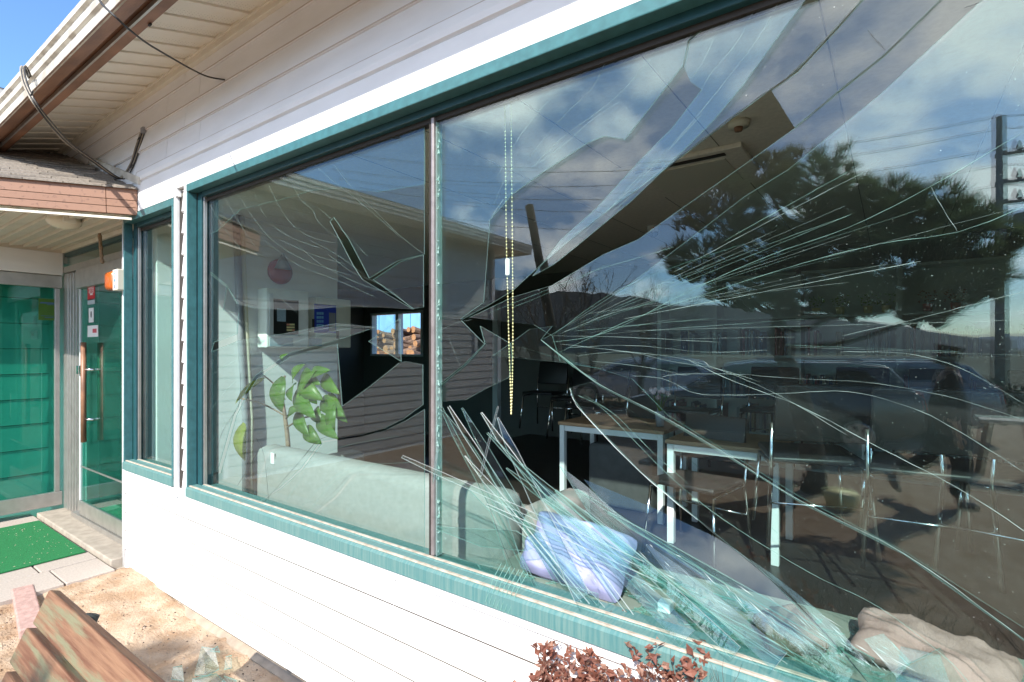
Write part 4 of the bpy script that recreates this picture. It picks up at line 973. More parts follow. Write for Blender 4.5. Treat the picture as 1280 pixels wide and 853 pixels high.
# sofa with its back to the window
sofa = empty('pale_sofa', (-2.5, 0.6, FZ), 'pale cloth sofa with its back against the left half of the window', 'sofa')
MB().box((-3.52, 0.34, FZ + 0.05), (-1.40, 0.52, 0.945)).build('backrest', 'sofa_cloth', sofa, True, 0.06)
MB().box((-3.50, 0.525, FZ + 0.05), (-1.42, 1.15, 0.66)).build('seat', 'sofa_cloth', sofa, True, 0.05)
MB().box((-3.54, 0.50, FZ + 0.04), (-3.36, 1.17, 0.80)).build('arm', 'sofa_cloth', sofa, True, 0.05)
MB().box((-1.56, 0.50, FZ + 0.04), (-1.38, 1.17, 0.80)).build('arm', 'sofa_cloth', sofa, True, 0.05)
for x in (-3.45, -1.5):
    for y in (0.42, 1.05): MB().tube([(x, y, FZ), (x, y, FZ + 0.06)], 0.025, 8).build('leg', 'black_plastic', sofa)
u = PY(341, 573, 0.338)
MB().box((u.x - 0.02, 0.334, u.z - 0.035), (u.x + 0.02, 0.339, u.z + 0.035)).build('care_tag', 'paper', sofa)
# deep window bench on the right, strewn with glass; cushions
wbch = empty('window_bench', (0, 0.35, FZ), 'long pale window bench under the right half of the broken window', 'bench')
MB().box((-1.36, 0.165, 0.655), (2.0, 0.60, 0.690)).build('bench_top', 'bench_top', wbch, bevel=0.008)
MB().box((-1.33, 0.20, FZ), (2.0, 0.57, 0.653)).build('bench_front', 'room_wall', wbch)
b = MB(); random.seed(8)
for _ in range(260):
    c = Vector((random.uniform(-1.25, 0.6), random.uniform(0.18, 0.5), 0.692)); a = random.random() * 6.28; l = random.uniform(0.01, 0.06); w = random.uniform(0.003, 0.02)
    u_ = Vector((math.cos(a), math.sin(a), jit(0.3))) * l; n_ = Vector((-math.sin(a), math.cos(a), 0)) * w
    ps = [c - u_ * 0.6, c + n_, c + u_, c - n_ * 0.7]; ps = [Vector((p.x, p.y, max(p.z, 0.6915))) for p in ps]
    b.add(ps + [p + Vector((0, 0, 0.004)) for p in ps], [(3, 2, 1, 0), (4, 5, 6, 7)], 0); b.add(ps + [p + Vector((0, 0, 0.004)) for p in ps], [(0, 1, 5, 4), (1, 2, 6, 5), (2, 3, 7, 6), (3, 0, 4, 7)], 1)
o = b.build('fallen_glass', ['glass_outer', 'glass_edge']); tag(o, 'broken glass strewn along the window bench', 'glass', kind='stuff')
def cushion(name, c, sx, sy2, th, rot, m, label, seed):
    n = 26; b = MB(); vs = []
    for side in (1, -1):
        for j in range(n + 1):
            for i in range(n + 1):
                u, v = i / n * 2 - 1, j / n * 2 - 1
                e = max(0.0, (1 - u ** 4) * (1 - v ** 4)) ** 0.5
                pin = (1 - 0.12 * (1 - abs(u)) * abs(v) ** 3 - 0.12 * (1 - abs(v)) * abs(u) ** 3) * (1 - 0.10 * (u * v) ** 4)
                w = (th / 0.075) * 0.035 * mnoise.noise((u * 2.2 + seed, v * 2.2, side)) + (th / 0.075) * 0.018 * mnoise.noise((u * 5 + v * 3 + seed, v - u, side * 2)) + 0.010 * abs(mnoise.noise((u * 7 + seed, v * 4, 9)))
                vs.append((u * sx * pin, v * sy2 * pin, side * e * th + w * (e ** 0.5)))
    m1 = (n + 1) ** 2
    fs = []
    for s_ in (0, 1):
        for j in range(n):
            for i in range(n):
                q = s_ * m1 + j * (n + 1) + i; f = (q, q + 1, q + n + 2, q + n + 1); fs.append(f if s_ == 0 else f[::-1])
    b.add(vs, fs); o = b.build(name, m, None, True); o.location = c; o.rotation_euler = rot
    return tag(o, label, 'cushion')
cc = PY(722, 722, 0.30)
cushion('lavender_cushion', (cc.x + 0.01, 0.28, 0.800), 0.225, 0.135, 0.095, (R(46), R(5), R(2)), 'lavender_cloth', 'crumpled lavender cushion lying behind the fan of broken glass', 1)
cc = PY(1150, 822, 0.36)
cushion('pink_cushion', (cc.x + 0.03, 0.36, 0.738), 0.20, 0.11, 0.045, (R(10), R(4), R(-4)), 'pink_cloth', 'dusty pink cushion on the window bench at the lower right', 4)
cc = PY(985, 812, 0.25)
cushion('brown_cushion', (cc.x, 0.27, 0.735), 0.09, 0.08, 0.045, (R(18), R(-12), R(30)), 'brown_cloth', 'small brown cushion beside the pink one under glass splinters', 7)
cp = PY(832, 752, 0.26)
tag(MB().box((-0.022, -0.022, 0), (0.022, 0.022, 0.035)).build('paper_cup', 'paper', None, False, 0.004, (cp.x, 0.26, 0.691)), 'small white paper box on the bench among the splinters', 'box')
# rubber plant in a pot behind the sofa end
pl = empty('rubber_plant', (-3.7, 0.75, FZ), 'potted rubber plant with broad sunlit leaves at the left end of the window', 'plant')
PYY = 0.62
def pp(px, py, y=PYY): return PY(px, py, y)
base = pp(360, 556)
stemp = [Vector((base.x, PYY, 0.60)), base, pp(356, 520), pp(352, 490), pp(356, 470)]
MB().tube([(base.x, PYY, FZ), (base.x, PYY, 0.62)], [0.13, 0.17], 18).build('pot', 'pot', pl, True)
MB().tube(smooth_path(stemp, 5), [0.02 - 0.0006 * i for i in range(21)], 8).build('stem', 'stem', pl, True)
for (a, c) in (((356, 520), (300, 498)), ((356, 525), (395, 480)), ((358, 535), (395, 520)), ((356, 500), (330, 470)), ((395, 520), (418, 500))):
    MB().tube(smooth_path([pp(*a), pp((a[0] + c[0]) / 2, (a[1] + c[1]) / 2 - 4, PYY - 0.02), pp(c[0], c[1], PYY - 0.03)], 4), 0.006, 6).build('branch', 'stem', pl, True)
def leaf(a, c, w, m, y0, y1, bend=0.03):
    a, c = pp(a[0], a[1], y0), pp(c[0], c[1], y1); ax = c - a; L = ax.length; ax.normalize()
    nrm = Vector((0.15, -1, 0.35)).normalized(); sd_ = ax.cross(nrm).normalized(); nrm = sd_.cross(ax).normalized()
    n = 10; vs = []
    for i in range(n + 1):
        t = i / n; ww = 1.1 * w * (math.sin(math.pi * t ** 0.85) ** 0.75) * (1 - 0.15 * t)
        p = a + ax * L * t + nrm * (bend * math.sin(math.pi * t) - bend * 0.6 * t * t)
        vs += [p - sd_ * ww + nrm * ww * 0.07, p, p + sd_ * ww + nrm * ww * 0.07]
    fs = [(i * 3 + k, i * 3 + k + 1, (i + 1) * 3 + k + 1, (i + 1) * 3 + k) for i in range(n) for k in range(2)]
    o = MB().add(vs, fs).build('leaf', m, pl, True)
    md = o.modifiers.new('thickness', 'SOLIDIFY'); md.thickness = 0.0015
    return o
for a, c, w, m in (((352, 470), (350, 515), 0.075, 'leaf'), ((372, 500), (392, 462), 0.05, 'leaf'), ((378, 465), (398, 480), 0.05, 'leaf'), ((380, 470), (394, 505), 0.06, 'leaf'), ((370, 488), (392, 522), 0.06, 'leaf'), ((402, 498), (428, 520), 0.055, 'leaf'), ((410, 492), (432, 528), 0.05, 'leaf'), ((370, 480), (362, 500), 0.04, 'leaf'), ((395, 510), (402, 530), 0.045, 'leaf'),
                     ((304, 528), (304, 576), 0.07, 'leaf_yellow'), ((332, 472), (292, 504), 0.03, 'leaf_yellow'), ((382, 534), (400, 555), 0.05, 'leaf'), ((354, 452), (358, 442), 0.02, 'leaf'), ((404, 470), (422, 492), 0.045, 'leaf'), ((360, 522), (376, 508), 0.035, 'leaf'), ((388, 470), (410, 462), 0.04, 'leaf'), ((376, 478), (402, 500), 0.055, 'leaf'), ((398, 520), (420, 548), 0.05, 'leaf'), ((372, 512), (384, 545), 0.05, 'leaf'), ((366, 478), (378, 455), 0.04, 'leaf'), ((418, 505), (416, 545), 0.045, 'leaf')):
    leaf(a, c, w, m, PYY - 0.02 + jit(0.05), PYY - 0.08 + jit(0.06))
# bead chain of the roller blind
ch = empty('bead_chain', PY(636, 520, 0.13), 'pale yellow bead chain of a blind hanging behind the hole', 'chain')
me_b = None
for s, pts in enumerate(([(631, 120), (632, 200), (633, 300), (635, 380), (636.5, 440), (638, 480), (639, 519)], [(639, 120), (639.5, 200), (640.5, 300), (641, 380), (641, 440), (640, 490), (639, 519)])):
    path = smooth_path([PY(x, y, 0.13) for x, y in pts], 40); b = MB(); acc = 0; last = path[0]
    b.tube(path, 0.0007, 4)
    for p in path:
        acc += (p - last).length; last = p
        if acc > 0.0105: acc = 0; b.sphere(p, 0.0036, 6, 4)
    o = b.build('bead_strand', 'bead', ch, True)
v = PY(634.5, 335, 0.128)
MB().box(v + Vector((-0.008, -0.006, -0.03)), v + Vector((0.01, 0.004, 0.035))).build('connector', 'clear_plastic', ch, bevel=0.003)
# tables and chairs
def table(x0, x1, y0, y1, label):
    t = empty('work_table', ((x0 + x1) / 2, (y0 + y1) / 2, FZ), label, 'table', 'tables in the room')
    zt = 0.985
    box('table_top', (x0, y0, zt - 0.028), (x1, y1, zt), 'table_wood', t, 0.003)
    w = 0.045
    for x in (x0 + 0.01, x1 - 0.01 - w):
        for y in (y0 + 0.01, y1 - 0.01 - w): box('leg', (x, y, FZ), (x + w, y + w, zt - 0.029), 'white_metal', t, 0.003)
    for y in (y0 + 0.012, y1 - 0.012 - 0.02): box('apron', (x0 + w + 0.012, y, zt - 0.075), (x1 - w - 0.012, y + 0.02, zt - 0.030), 'white_metal', t)
    return t
table(-2.31, -1.39, 2.33, 2.95, 'wooden topped table with white legs seen through the large hole')
table(-1.26, -0.55, 1.99, 2.6, 'wooden topped table with white legs behind the lower right shard')
table(-0.2, 1.0, 3.2, 3.8, 'wooden topped table deep in the room before the bookshelf')
ot = tag(MB().box((-2.12, 2.5, FZ), (-1.55, 3.0, 0.80)).build('storage_cube', 'grey_fabric', None, True, 0.04), 'dark grey padded cube under the nearest table', 'stool')
chairs = 0
def make_chair():
    t = empty('stacking_chair', (0, 0, FZ), '', 'chair', 'black chairs in the room')
    def q(x, y, z): return Vector((x, y, FZ + z))
    def pane(name, pts, th): 
        n = len(pts); d = (Vector(pts[1]) - Vector(pts[0])).cross(Vector(pts[-1]) - Vector(pts[0])).normalized() * th
        MB().add([Vector(p) for p in pts] + [Vector(p) + d for p in pts], [tuple(range(n))[::-1], tuple(range(n, 2 * n))] + [(i, (i + 1) % n, n + (i + 1) % n, n + i) for i in range(n)]).build(name, 'black_plastic', t, True, 0.012)
    pane('seat', [q(-0.22, -0.21, 0.44), q(0.22, -0.21, 0.44), q(0.22, 0.22, 0.45), q(-0.22, 0.22, 0.45)], 0.035)
    pane('backrest', [q(-0.22, -0.235, 0.56), q(0.22, -0.235, 0.56), q(0.215, -0.30, 0.86), q(-0.215, -0.30, 0.86)], -0.03)
    for s in (-1, 1):
        MB().tube([q(s * 0.21, 0.20, 0.43), q(s * 0.24, 0.25, 0.0)], 0.011, 8).build('leg', 'chrome', t, True)
        MB().tube([q(s * 0.23, -0.26, 0.66), q(s * 0.225, -0.22, 0.44), q(s * 0.25, -0.27, 0.0)], 0.011, 8).build('leg', 'chrome', t, True)
        MB().tube([q(s * 0.215, -0.215, 0.43), q(s * 0.215, 0.2, 0.425)], 0.010, 8).build('seat_rail', 'chrome', t, True)
    MB().tube([q(-0.235, -0.24, 0.24), q(0.235, -0.24, 0.24)], 0.007, 6).build('stretcher', 'chrome', t, True)
    return t
ch0 = make_chair()
spots = [(PZ(870, 690, FZ), 170, 'black chair with chrome legs between the two nearest tables'), (PZ(1010, 735, FZ), 20, 'black chair with chrome legs right of the second table'), (PZ(1150, 770, FZ), 5, 'black chair with chrome legs above the pink cushion'), (PZ(1270, 800, FZ), -12, 'black chair with chrome legs at the right edge'),
         (Vector((-3.0, 3.9, 0)), 175, 'black chair deep in the room, left of the bead chain end'), (Vector((-3.75, 4.4, 0)), 185, 'black chair farthest back beside the door post'), (Vector((-2.45, 3.3, 0)), 160, 'black chair tucked at the left end of the nearest table'), (Vector((-1.55, 3.5, 0)), 180, 'black chair behind the nearest table'), (Vector((-0.95, 3.95, 0)), 180, 'black chair at the left end of the bookshelf'),
         (Vector((-0.25, 4.3, 0)), 178, 'black chair before the tilted magazines'), (Vector((0.35, 4.3, 0)), 183, 'black chair before the middle of the bookshelf'), (Vector((1.0, 4.25, 0)), 180, 'black chair before the right end of the bookshelf')]
for i, (p, rz_, lab) in enumerate(spots):
    o = ch0 if i == 0 else copy_tree(ch0)
    o.location = (p.x, p.y, FZ); o.rotation_euler.z = R(rz_); o['label'] = lab
# bookshelf along the far wall
bs = empty('bookshelf', (0.2, 5.0, FZ), 'tall pale green bookshelf of magazines against the far wall', 'bookshelf')
SY0, SY1 = 4.98, 5.28
posts = [PY(px, 440, SY0).x for px in (824, 893, 998, 1124, 1268)] + [2.3]
zs = [FZ, 0.62, 1.0, 1.50, 1.94, 2.42]
for x in posts: box('upright', (x - 0.025, SY0, FZ), (x + 0.025, SY1, 2.42), 'shelf_paint', bs)
for x0, x1 in zip(posts, posts[1:]):
    for z in zs: box('shelf', (x0 + 0.0255, SY0 + 0.004, z), (x1 - 0.0255, SY1, z + 0.028), 'shelf_paint', bs)
    box('back_panel', (x0, SY1 - 0.01, FZ), (x1, SY1 + 0.015, 2.42), 'shelf_paint', bs)
    for zi, z in enumerate(zs[:-1]):
        if zi == 4: continue
        x = x0 + 0.04; lean = 0
        while x < x1 - 0.08:
            if random.random() < 0.10: x += random.uniform(0.05, 0.2); lean = random.choice([0, 0, 0.35]); continue
            w = random.uniform(0.012, 0.034); h = random.uniform(0.24, 0.31); 
            if x + w > x1 - 0.05: break
            if w > 0.02 or random.random() < 0.5:
                bb = MB(); sh = lean * h; zb = z + 0.0285
                if x + w + sh > x1 - 0.04: sh = 0
                bb.add([(x, SY0 + 0.03, zb), (x + w, SY0 + 0.03, zb), (x + w, SY1 - 0.02, zb), (x, SY1 - 0.02, zb), (x + sh, SY0 + 0.03, zb + h), (x + w + sh, SY0 + 0.03, zb + h), (x + w + sh, SY1 - 0.02, zb + h), (x + sh, SY1 - 0.02, zb + h)],
                       [(3, 2, 1, 0), (4, 5, 6, 7), (0, 1, 5, 4), (1, 2, 6, 5), (2, 3, 7, 6), (3, 0, 4, 7)])
                if zi in (1, 2, 3) : bb.build('magazine', random.choice(BOOK), bs)
            x += w + 0.003
for i, px in enumerate((1020, 1050, 1085, 1108, 1160, 1195)):
    v = PY(px, 384, SY0 + 0.1); fp = empty('flower_pot', (v.x, SY0 + 0.12, 1.968), 'small potted flower on the top shelf, %s from the left' % ('first', 'second', 'third', 'fourth', 'fifth', 'sixth')[i], 'flower pot', 'flower pots on the top shelf')
    q = Vector((v.x, SY0 + 0.12, 1.969))
    MB().tube([q, q + Vector((0, 0, 0.08))], [0.035, 0.045], 10).build('pot', 'key_yellow' if i < 4 else 'red_enamel', fp, True)
    b = MB()
    for _ in range(40):
        c = q + Vector((jit(0.08), jit(0.07), random.uniform(0.08, 0.2))); s = 0.018; a = random.random() * 6
        b.add([c, c + Vector((s * math.cos(a), s * math.sin(a), s)), c + Vector((-s * math.sin(a), s * math.cos(a), s * 0.5))], [(0, 1, 2)])
    b.build('leaves', 'leaf' if i < 4 else 'dry_leaf', fp)
for i, (px, lab) in enumerate(((975, 'clear vase of pink flowers on the table by the bookshelf'), (835, 'clear vase of pink flowers left of the bookshelf'))):
    yv = 3.4 if i == 0 else 2.6; v = PY(px, 500, yv) ; xx = v.x; zb = 0.986
    if i == 0: xx = max(xx, -0.12)
    else: xx = -1.5; yv = 2.55
    fv = empty('flower_vase', (xx, yv, zb), lab, 'vase'); q = Vector((xx, yv, zb + 0.001))
    MB().tube([q, q + Vector((0, 0, 0.12))], [0.03, 0.04], 10).build('vase', 'grey_pipe', fv, True)
    b = MB(); b2 = MB()
    for _ in range(9):
        c = q + Vector((jit(0.09), jit(0.08), random.uniform(0.2, 0.3))); b.tube([q + Vector((0, 0, 0.1)), c], 0.003, 4); b2.sphere(c, 0.02, 6, 5)
    b.build('stems', 'leaf', fv); b2.build('blossoms', 'petal', fv, True)
# logs and blue container beyond the far window
lg = empty('log_pile', (-9.5, 9, 0), 'pile of cut logs outside, seen through the far window', 'log pile')
random.seed(77)
for i in range(110):
    c = PY(random.uniform(445, 545), 0, 8.6); zc = random.uniform(1.35, 2.02) - 0.0016 * abs(i - 60) * 0; r = random.uniform(0.045, 0.10)
    d = Vector((jit(0.5), -1, jit(0.35))).normalized(); y = 8.6 + jit(0.5) + (1.8 - zc) * -0.3
    a = Vector((c.x, y, zc)); b = MB(); l = random.uniform(0.35, 0.7); b.prism([Vector((r * math.cos(k * 0.785), 0, r * math.sin(k * 0.785))) for k in range(8)], a - d * l, a + d * l, 0, 1)
    b.build('log', ['log_bark', 'log_end'], lg)
b = MB(); b.box((-16, 7.6, -0.3), (-6, 10.5, 1.42)); struct(b.build('earth_bank', 'sand'))
ct = empty('blue_container', (-12, 14, 0), 'pale blue ribbed metal container behind the logs', 'container')
for i in range(26): box('ribbed_panel', (-19 + i * 0.5, 14 + (0.04 if i % 2 else 0), 0), (-18.5 + i * 0.5 - 0.01, 14.3, 3.2), 'container_blue', ct)

#@@FOREGROUND
# ------------------------------------------------------------------ cables on the wall and eaves
def cable(name, pts, r, m, lab, n=8):
    b = MB()
    for k, dxyz in enumerate(pts if isinstance(pts[0][0], (list, tuple)) else [pts]):
        b.tube(smooth_path(dxyz, 8), r if not isinstance(r, list) else r[k], n)
    return tag(b.build(name, m, None, True), lab, 'cable')
def v3(px, py, y): p = PY(px, py, y); return (p.x, p.y, p.z)
main_c = [(40, 112, -0.50), (37, 95, -0.64), (31, 83, -0.685), (28, 88, -0.70), (32, 105, -0.705), (42, 125, -0.70), (60, 150, -0.62), (85, 178, -0.45), (115, 200, -0.25), (145, 221, -0.10), (155, 220, -0.05), (165, 205, -0.03), (172, 185, -0.025), (178, 166, -0.022)]
wires = empty('cable_bundle', v3(90, 180, -0.45), 'bundle of grey cables looping from the gutter to the wall above the porch', 'cable')
for k in range(4):
    pts = [v3(x + jit(0.6) + (k - 1.5) * 1.7, y + jit(0.6) + (k % 2) * 1.2, yy + 0.004 * k) for x, y, yy in main_c]
    MB().tube(smooth_path(pts, 8), 0.0055 if k < 2 else 0.004, 7).build('wire', 'cable_grey' if k not in (1, 3) else 'cable_black', wires, True)
for x, y, yy in ((40, 117, -0.712), (164, 208, -0.03), (173, 174, -0.025)):
    p = Vector(v3(x, y, yy)); MB().tube([p + Vector((-0.02, 0, -0.006)), p + Vector((0.02, 0, 0.006))], 0.004, 6).build('cable_tie', 'cable_black', wires)
p = Vector(v3(179, 163, -0.02)); MB().box(p + Vector((-0.02, -0.012, -0.02)), p + Vector((0.02, 0.012, 0.02))).build('grommet', 'grey_pipe', wires, bevel=0.005)
cable('drop_wire', [v3(118, -18, -0.76), v3(126, 3, -0.75), v3(145, 22, -0.72), v3(165, 40, -0.64), v3(185, 55, -0.52), v3(210, 70, -0.36), v3(240, 87, -0.16), v3(260, 96, -0.05), v3(281, 100, -0.018)], 0.0045, 'cable_black', 'thin black wire hanging below the eaves to the wall')
hk = PY(188, 27, -0.43)
tag(MB().tube([hk, hk + Vector((0.01, -0.01, -0.03)), hk + Vector((0.035, -0.01, -0.03))], 0.006, 6).build('hook', 'cable_black', None, True), 'small black hook under the edge of the eaves', 'hook')

# ------------------------------------------------------------------ weathered bench in the foreground
bench = empty('wooden_bench', (-1.9, -1.05, GZ), 'weathered wooden bench with peeling paint, its back to the white wall', 'bench')
bx0, bx1 = -2.42, -0.95
def slat(y, z, h, t, lean, x0, x1):
    up = Vector((0, math.sin(lean), math.cos(lean))); n = Vector((0, -math.cos(lean), math.sin(lean)))
    c = Vector((0, y, z)); b = MB()
    b.prism([c, c + up * h, c + up * h - n * t, c - n * t], (x0, 0, 0), (x1, 0, 0))
    return b.build('back_slat', 'painted_wood', bench, bevel=0.006)
lean = R(24)
tp = PZ(62, 738, 0.72)
for i, (dx0) in enumerate((0.0, -0.035, -0.02)):
    u = Vector((0, -math.sin(lean), -math.cos(lean)))
    o_ = Vector((0, tp.y, 0.72)) + u * (0.115 * (i + 1) + 0.022 * i)
    slat(o_.y, o_.z, 0.115, 0.038, lean, tp.x + dx0 - 0.01, bx1)
for x in (-2.2, -1.25):
    up = Vector((0, math.sin(lean), math.cos(lean)))
    p0 = Vector((x, tp.y + 0.045, 0.70)); p1 = p0 - up * 0.62
    MB().tube([p0, p1], 0.022, 8).build('support', 'iron', bench, True)
    MB().tube([p1, (x, p1.y - 0.05, GZ)], 0.024, 8).build('leg', 'iron', bench, True)
    MB().tube([p1, (x, p1.y - 0.42, 0.30)], 0.02, 8).build('seat_arm', 'iron', bench, True)
    MB().tube([(x, p1.y - 0.40, 0.30), (x, p1.y - 0.44, GZ)], 0.022, 8).build('leg', 'iron', bench, True)
for i in range(4): box('seat_slat', (bx0 + 0.03, tp.y - 0.36 - 0.105 * i, 0.325), (bx1, tp.y - 0.27 - 0.105 * i, 0.36), 'bench_edge', bench, 0.005)
c0, c1 = PZ(28, 738, -0.02), PZ(40, 790, -0.02)
dk = (c1 - c0).normalized(); nk = Vector((-dk.y, dk.x, 0)) * 0.055
b = MB(); b.prism([-nk + Vector((0, 0, -0.08)), nk + Vector((0, 0, -0.08)), nk + Vector((0, 0, 0.028)), -nk + Vector((0, 0, 0.028))], c0, c1)
tag(b.build('kerb_stone', 'pink_stone', None, False, 0.008), 'pinkish stone block half sunk in the sand beside the paving', 'stone')
# broken glass lying on the sand
random.seed(15)
for i, (poly, lab) in enumerate((([(243, 845), (252, 814), (268, 812), (274, 842), (258, 846)], 'largest piece of broken glass on the sand near the foundation'), ([(282, 822), (290, 820), (290, 836), (280, 838)], 'small square piece of broken glass nearest the foundation'), ([(262, 815), (272, 812), (275, 816)], 'tiny sliver of broken glass above the largest piece'), ([(214, 850), (216, 836), (228, 833), (230, 853)], 'dusty piece of broken glass beside the bench end'), ([(240, 850), (270, 848), (300, 870), (240, 880)], 'flat piece of broken glass at the lower edge'), ([(280, 846), (296, 852), (290, 862), (276, 858)], 'green edged offcut of broken glass at the lower edge'))):
    p = [PZ(x, y, GZ + 0.028) for x, y in poly]; t = random.uniform(0.0, 0.02); n = len(p)
    p = [Vector((q.x, q.y, q.z + t * (k % 2))) for k, q in enumerate(p)]
    b = MB(); b.add(p + [q + Vector((0, 0, 0.006)) for q in p], [tuple(range(n))[::-1], tuple(range(n, 2 * n))], 0); b.add(p + [q + Vector((0, 0, 0.006)) for q in p], [(k, (k + 1) % n, n + (k + 1) % n, n + k) for k in range(n)], 1)
    tag(b.build('ground_shard', ['glass_outer', 'glass_edge']), lab, 'glass')
# pebbles and clods
b = MB()
for _ in range(5200):
    x, y = random.uniform(-4.55, -1.0), random.uniform(-1.7, -0.06); r = random.uniform(0.0018, 0.0065) * (2.4 if random.random() < 0.03 else 1)
    z = gh(x, y); vs = [(x + r * jit(1), y + r * jit(1), z + r * random.uniform(0.2, 0.9)) for _k in range(2)]
    b.add([(x - r, y, z), (x, y - r, z), (x + r, y, z), (x, y + r, z), (x + jit(r * .4), y + jit(r * .4), z + r * 0.9)], [(0, 1, 4), (1, 2, 4), (2, 3, 4), (3, 0, 4)], random.choice((0, 0, 0, 1, 2)))
o = b.build('gravel', ['sand', 'gravel', 'bark']); tag(o, 'scattered pebbles and crumbs on the sandy ground', 'gravel', kind='stuff')

# ------------------------------------------------------------------ shrubs along the wall
def shrub(name, x0, x1, yc, h, nstem, seed, leafy, label):
    random.seed(seed); root = empty(name, ((x0 + x1) / 2, yc, GZ), label, 'shrub', 'shrubs along the wall')
    tw = MB(); lf = MB()
    def leafat(p, s):
        d = Vector((jit(1), jit(1), random.uniform(-0.6, 0.9))).normalized(); w = d.cross(Vector((jit(1), jit(1), jit(1)))).normalized(); n = d.cross(w)
        l = s * random.uniform(0.6, 1.3); ww = l * 0.30; mi = 0 if random.random() < 0.7 else 1
        c = n * ww * random.uniform(0.3, 0.9)
        lf.add([p, p + d * l * 0.45 + w * ww + c, p + d * l + n * l * jit(0.4), p + d * l * 0.45 - w * ww + c, p + d * l * 0.5], [(0, 1, 4), (1, 2, 4), (0, 4, 3), (4, 2, 3)], mi)
    def grow(p, d, l, r, depth, hk):
        pts = [p]
        for k in range(3):
            d = (d + Vector((jit(0.25), jit(0.25), jit(0.12) + 0.05))).normalized(); p = p + d * l / 3; pts.append(p)
            if leafy and depth >= 2 and p.z > 0.42:
                for _ in range(2 if depth < 3 else 4): leafat(p + Vector((jit(0.01), jit(0.01), jit(0.01))), 0.028)
        tw.tube(pts, [r, r * 0.85, r * 0.7, r * 0.5], 4, cap=False)
        if depth < 4 and p.z < hk + GZ:
            for _ in range(random.choice((2, 3, 3))):
                grow(p, (d + Vector((jit(0.8), jit(0.8), random.uniform(-0.1, 0.7)))).normalized(), l * random.uniform(0.6, 0.85), r * 0.6, depth + 1, hk)
    for i in range(nstem):
        u_ = (i + random.random()) / nstem; hk = h * (1 + 0.20 * u_ if leafy else 1); p = Vector((x0 + (x1 - x0) * u_, yc + jit(0.10), GZ)); grow(p, Vector((jit(0.4), jit(0.4), 1)).normalized(), hk * random.uniform(0.30, 0.40), 0.006, 0, hk)
    tw.build('stems', 'twig' if leafy else 'bark', root)
    if lf.v: lf.build('foliage', ['dry_leaf', 'dry_leaf_b'], root)
    return root
shrub('dry_leaved_shrub', -0.84, -0.32, -0.33, 0.70, 22, 3, True, 'low shrub with curled red brown leaves below the window').location.z -= 0.045
shrub('bare_shrub', -0.40, 0.10, -0.42, 0.86, 10, 5, False, 'bare dark shrub reflected at the lower right of the window, nearer the middle')
shrub('bare_shrub', 0.20, 0.75, -0.42, 0.86, 10, 9, False, 'bare dark shrub reflected at the lower right corner of the window')

#@@YARD
# ------------------------------------------------------------------ the yard behind the camera, seen in the glass
def gm(px, py, z=GZ): return MIR(PZ(px, py, z))
def vm(px, py, Yv): return MIR(PY(px, py, Yv))
def tuft(b, p, d, l, n, w=0.006):
    d = d.normalized(); o = d.orthogonal().normalized(); q = d.cross(o)
    for i in range(n):
        a = random.random() * 6.28; e = (d + (o * math.cos(a) + q * math.sin(a)) * random.uniform(0.2, 0.9)).normalized(); s = e.orthogonal().normalized() * w
        b.add([p - s, p + s, p + e * l * random.uniform(0.7, 1.1)], [(0, 1, 2)])
def pine(name, base, trunk, blobs, label, ntuft, seed):
    random.seed(seed); root = empty(name, base, label, 'tree')
    tp_ = smooth_path(trunk, 6); n = len(tp_)
    b = MB(); b.tube(tp_, [0.15 * (1 - 0.65 * i / n) for i in range(n)], 9)
    lf = MB(); tot = sum(r ** 2 for _, r in blobs)
    for c, r in blobs:
        src = min(tp_[n // 3:], key=lambda v: (v - c).length + 0.6 * abs(v.z - c.z + 0.3))
        mid_ = (src + c) / 2 + Vector((jit(0.1), jit(0.1), -0.12)); br = smooth_path([src, mid_, c], 4); b.tube(br, [0.05 - 0.0045 * i for i in range(len(br))], 6)
        for _ in range(int(ntuft * r * r / tot)):
            while True:
                q = Vector((jit(1), jit(1), jit(1)))
                if q.length < 1: break
            q = q.normalized() * q.length ** 0.45
            rr_ = r * (1.0 + 0.55 * mnoise.noise((q.x * 1.8 + c.x * 3, q.y * 1.8, q.z * 2.5 + c.z * 3)))
            p = c + Vector((q.x * rr_, q.y * rr_, q.z * rr_ * 0.72)); tuft(lf, p, Vector((q.x, q.y, abs(q.z) + 0.5)), random.uniform(0.13, 0.24), 14, 0.007)
        for _ in range(5):
            q = Vector((jit(1), jit(1), jit(0.6))).normalized() * r * 0.9; b.tube([c, c + q], [0.014, 0.005], 4, cap=False)
    b.build('trunk', 'bark', root, True); lf.build('crown', 'needles', root)
    return root
tb = gm(1018, 616); Yv = 2 * GLASS_Y - tb.y
pine('pine_tree', tb, [tb, vm(1012, 545, Yv), vm(990, 470, Yv), vm(972, 420, Yv), vm(985, 370, Yv), vm(1020, 300, Yv)],
     [(vm(x, y, Yv + jit(0.7)), r) for x, y, r in ((905, 265, .40), (955, 225, .40), (1020, 235, .42), (1090, 275, .5), (1150, 290, .5), (1205, 310, .42), (1040, 310, .6), (960, 320, .55), (1120, 345, .52), (880, 330, .40), (1190, 365, .38), (930, 365, .36), (1000, 370, .36), (1070, 380, .3), (1225, 350, .25), (1160, 395, .2))],
     'spreading pine with a leaning trunk reflected in the right of the window', 5200, 4)
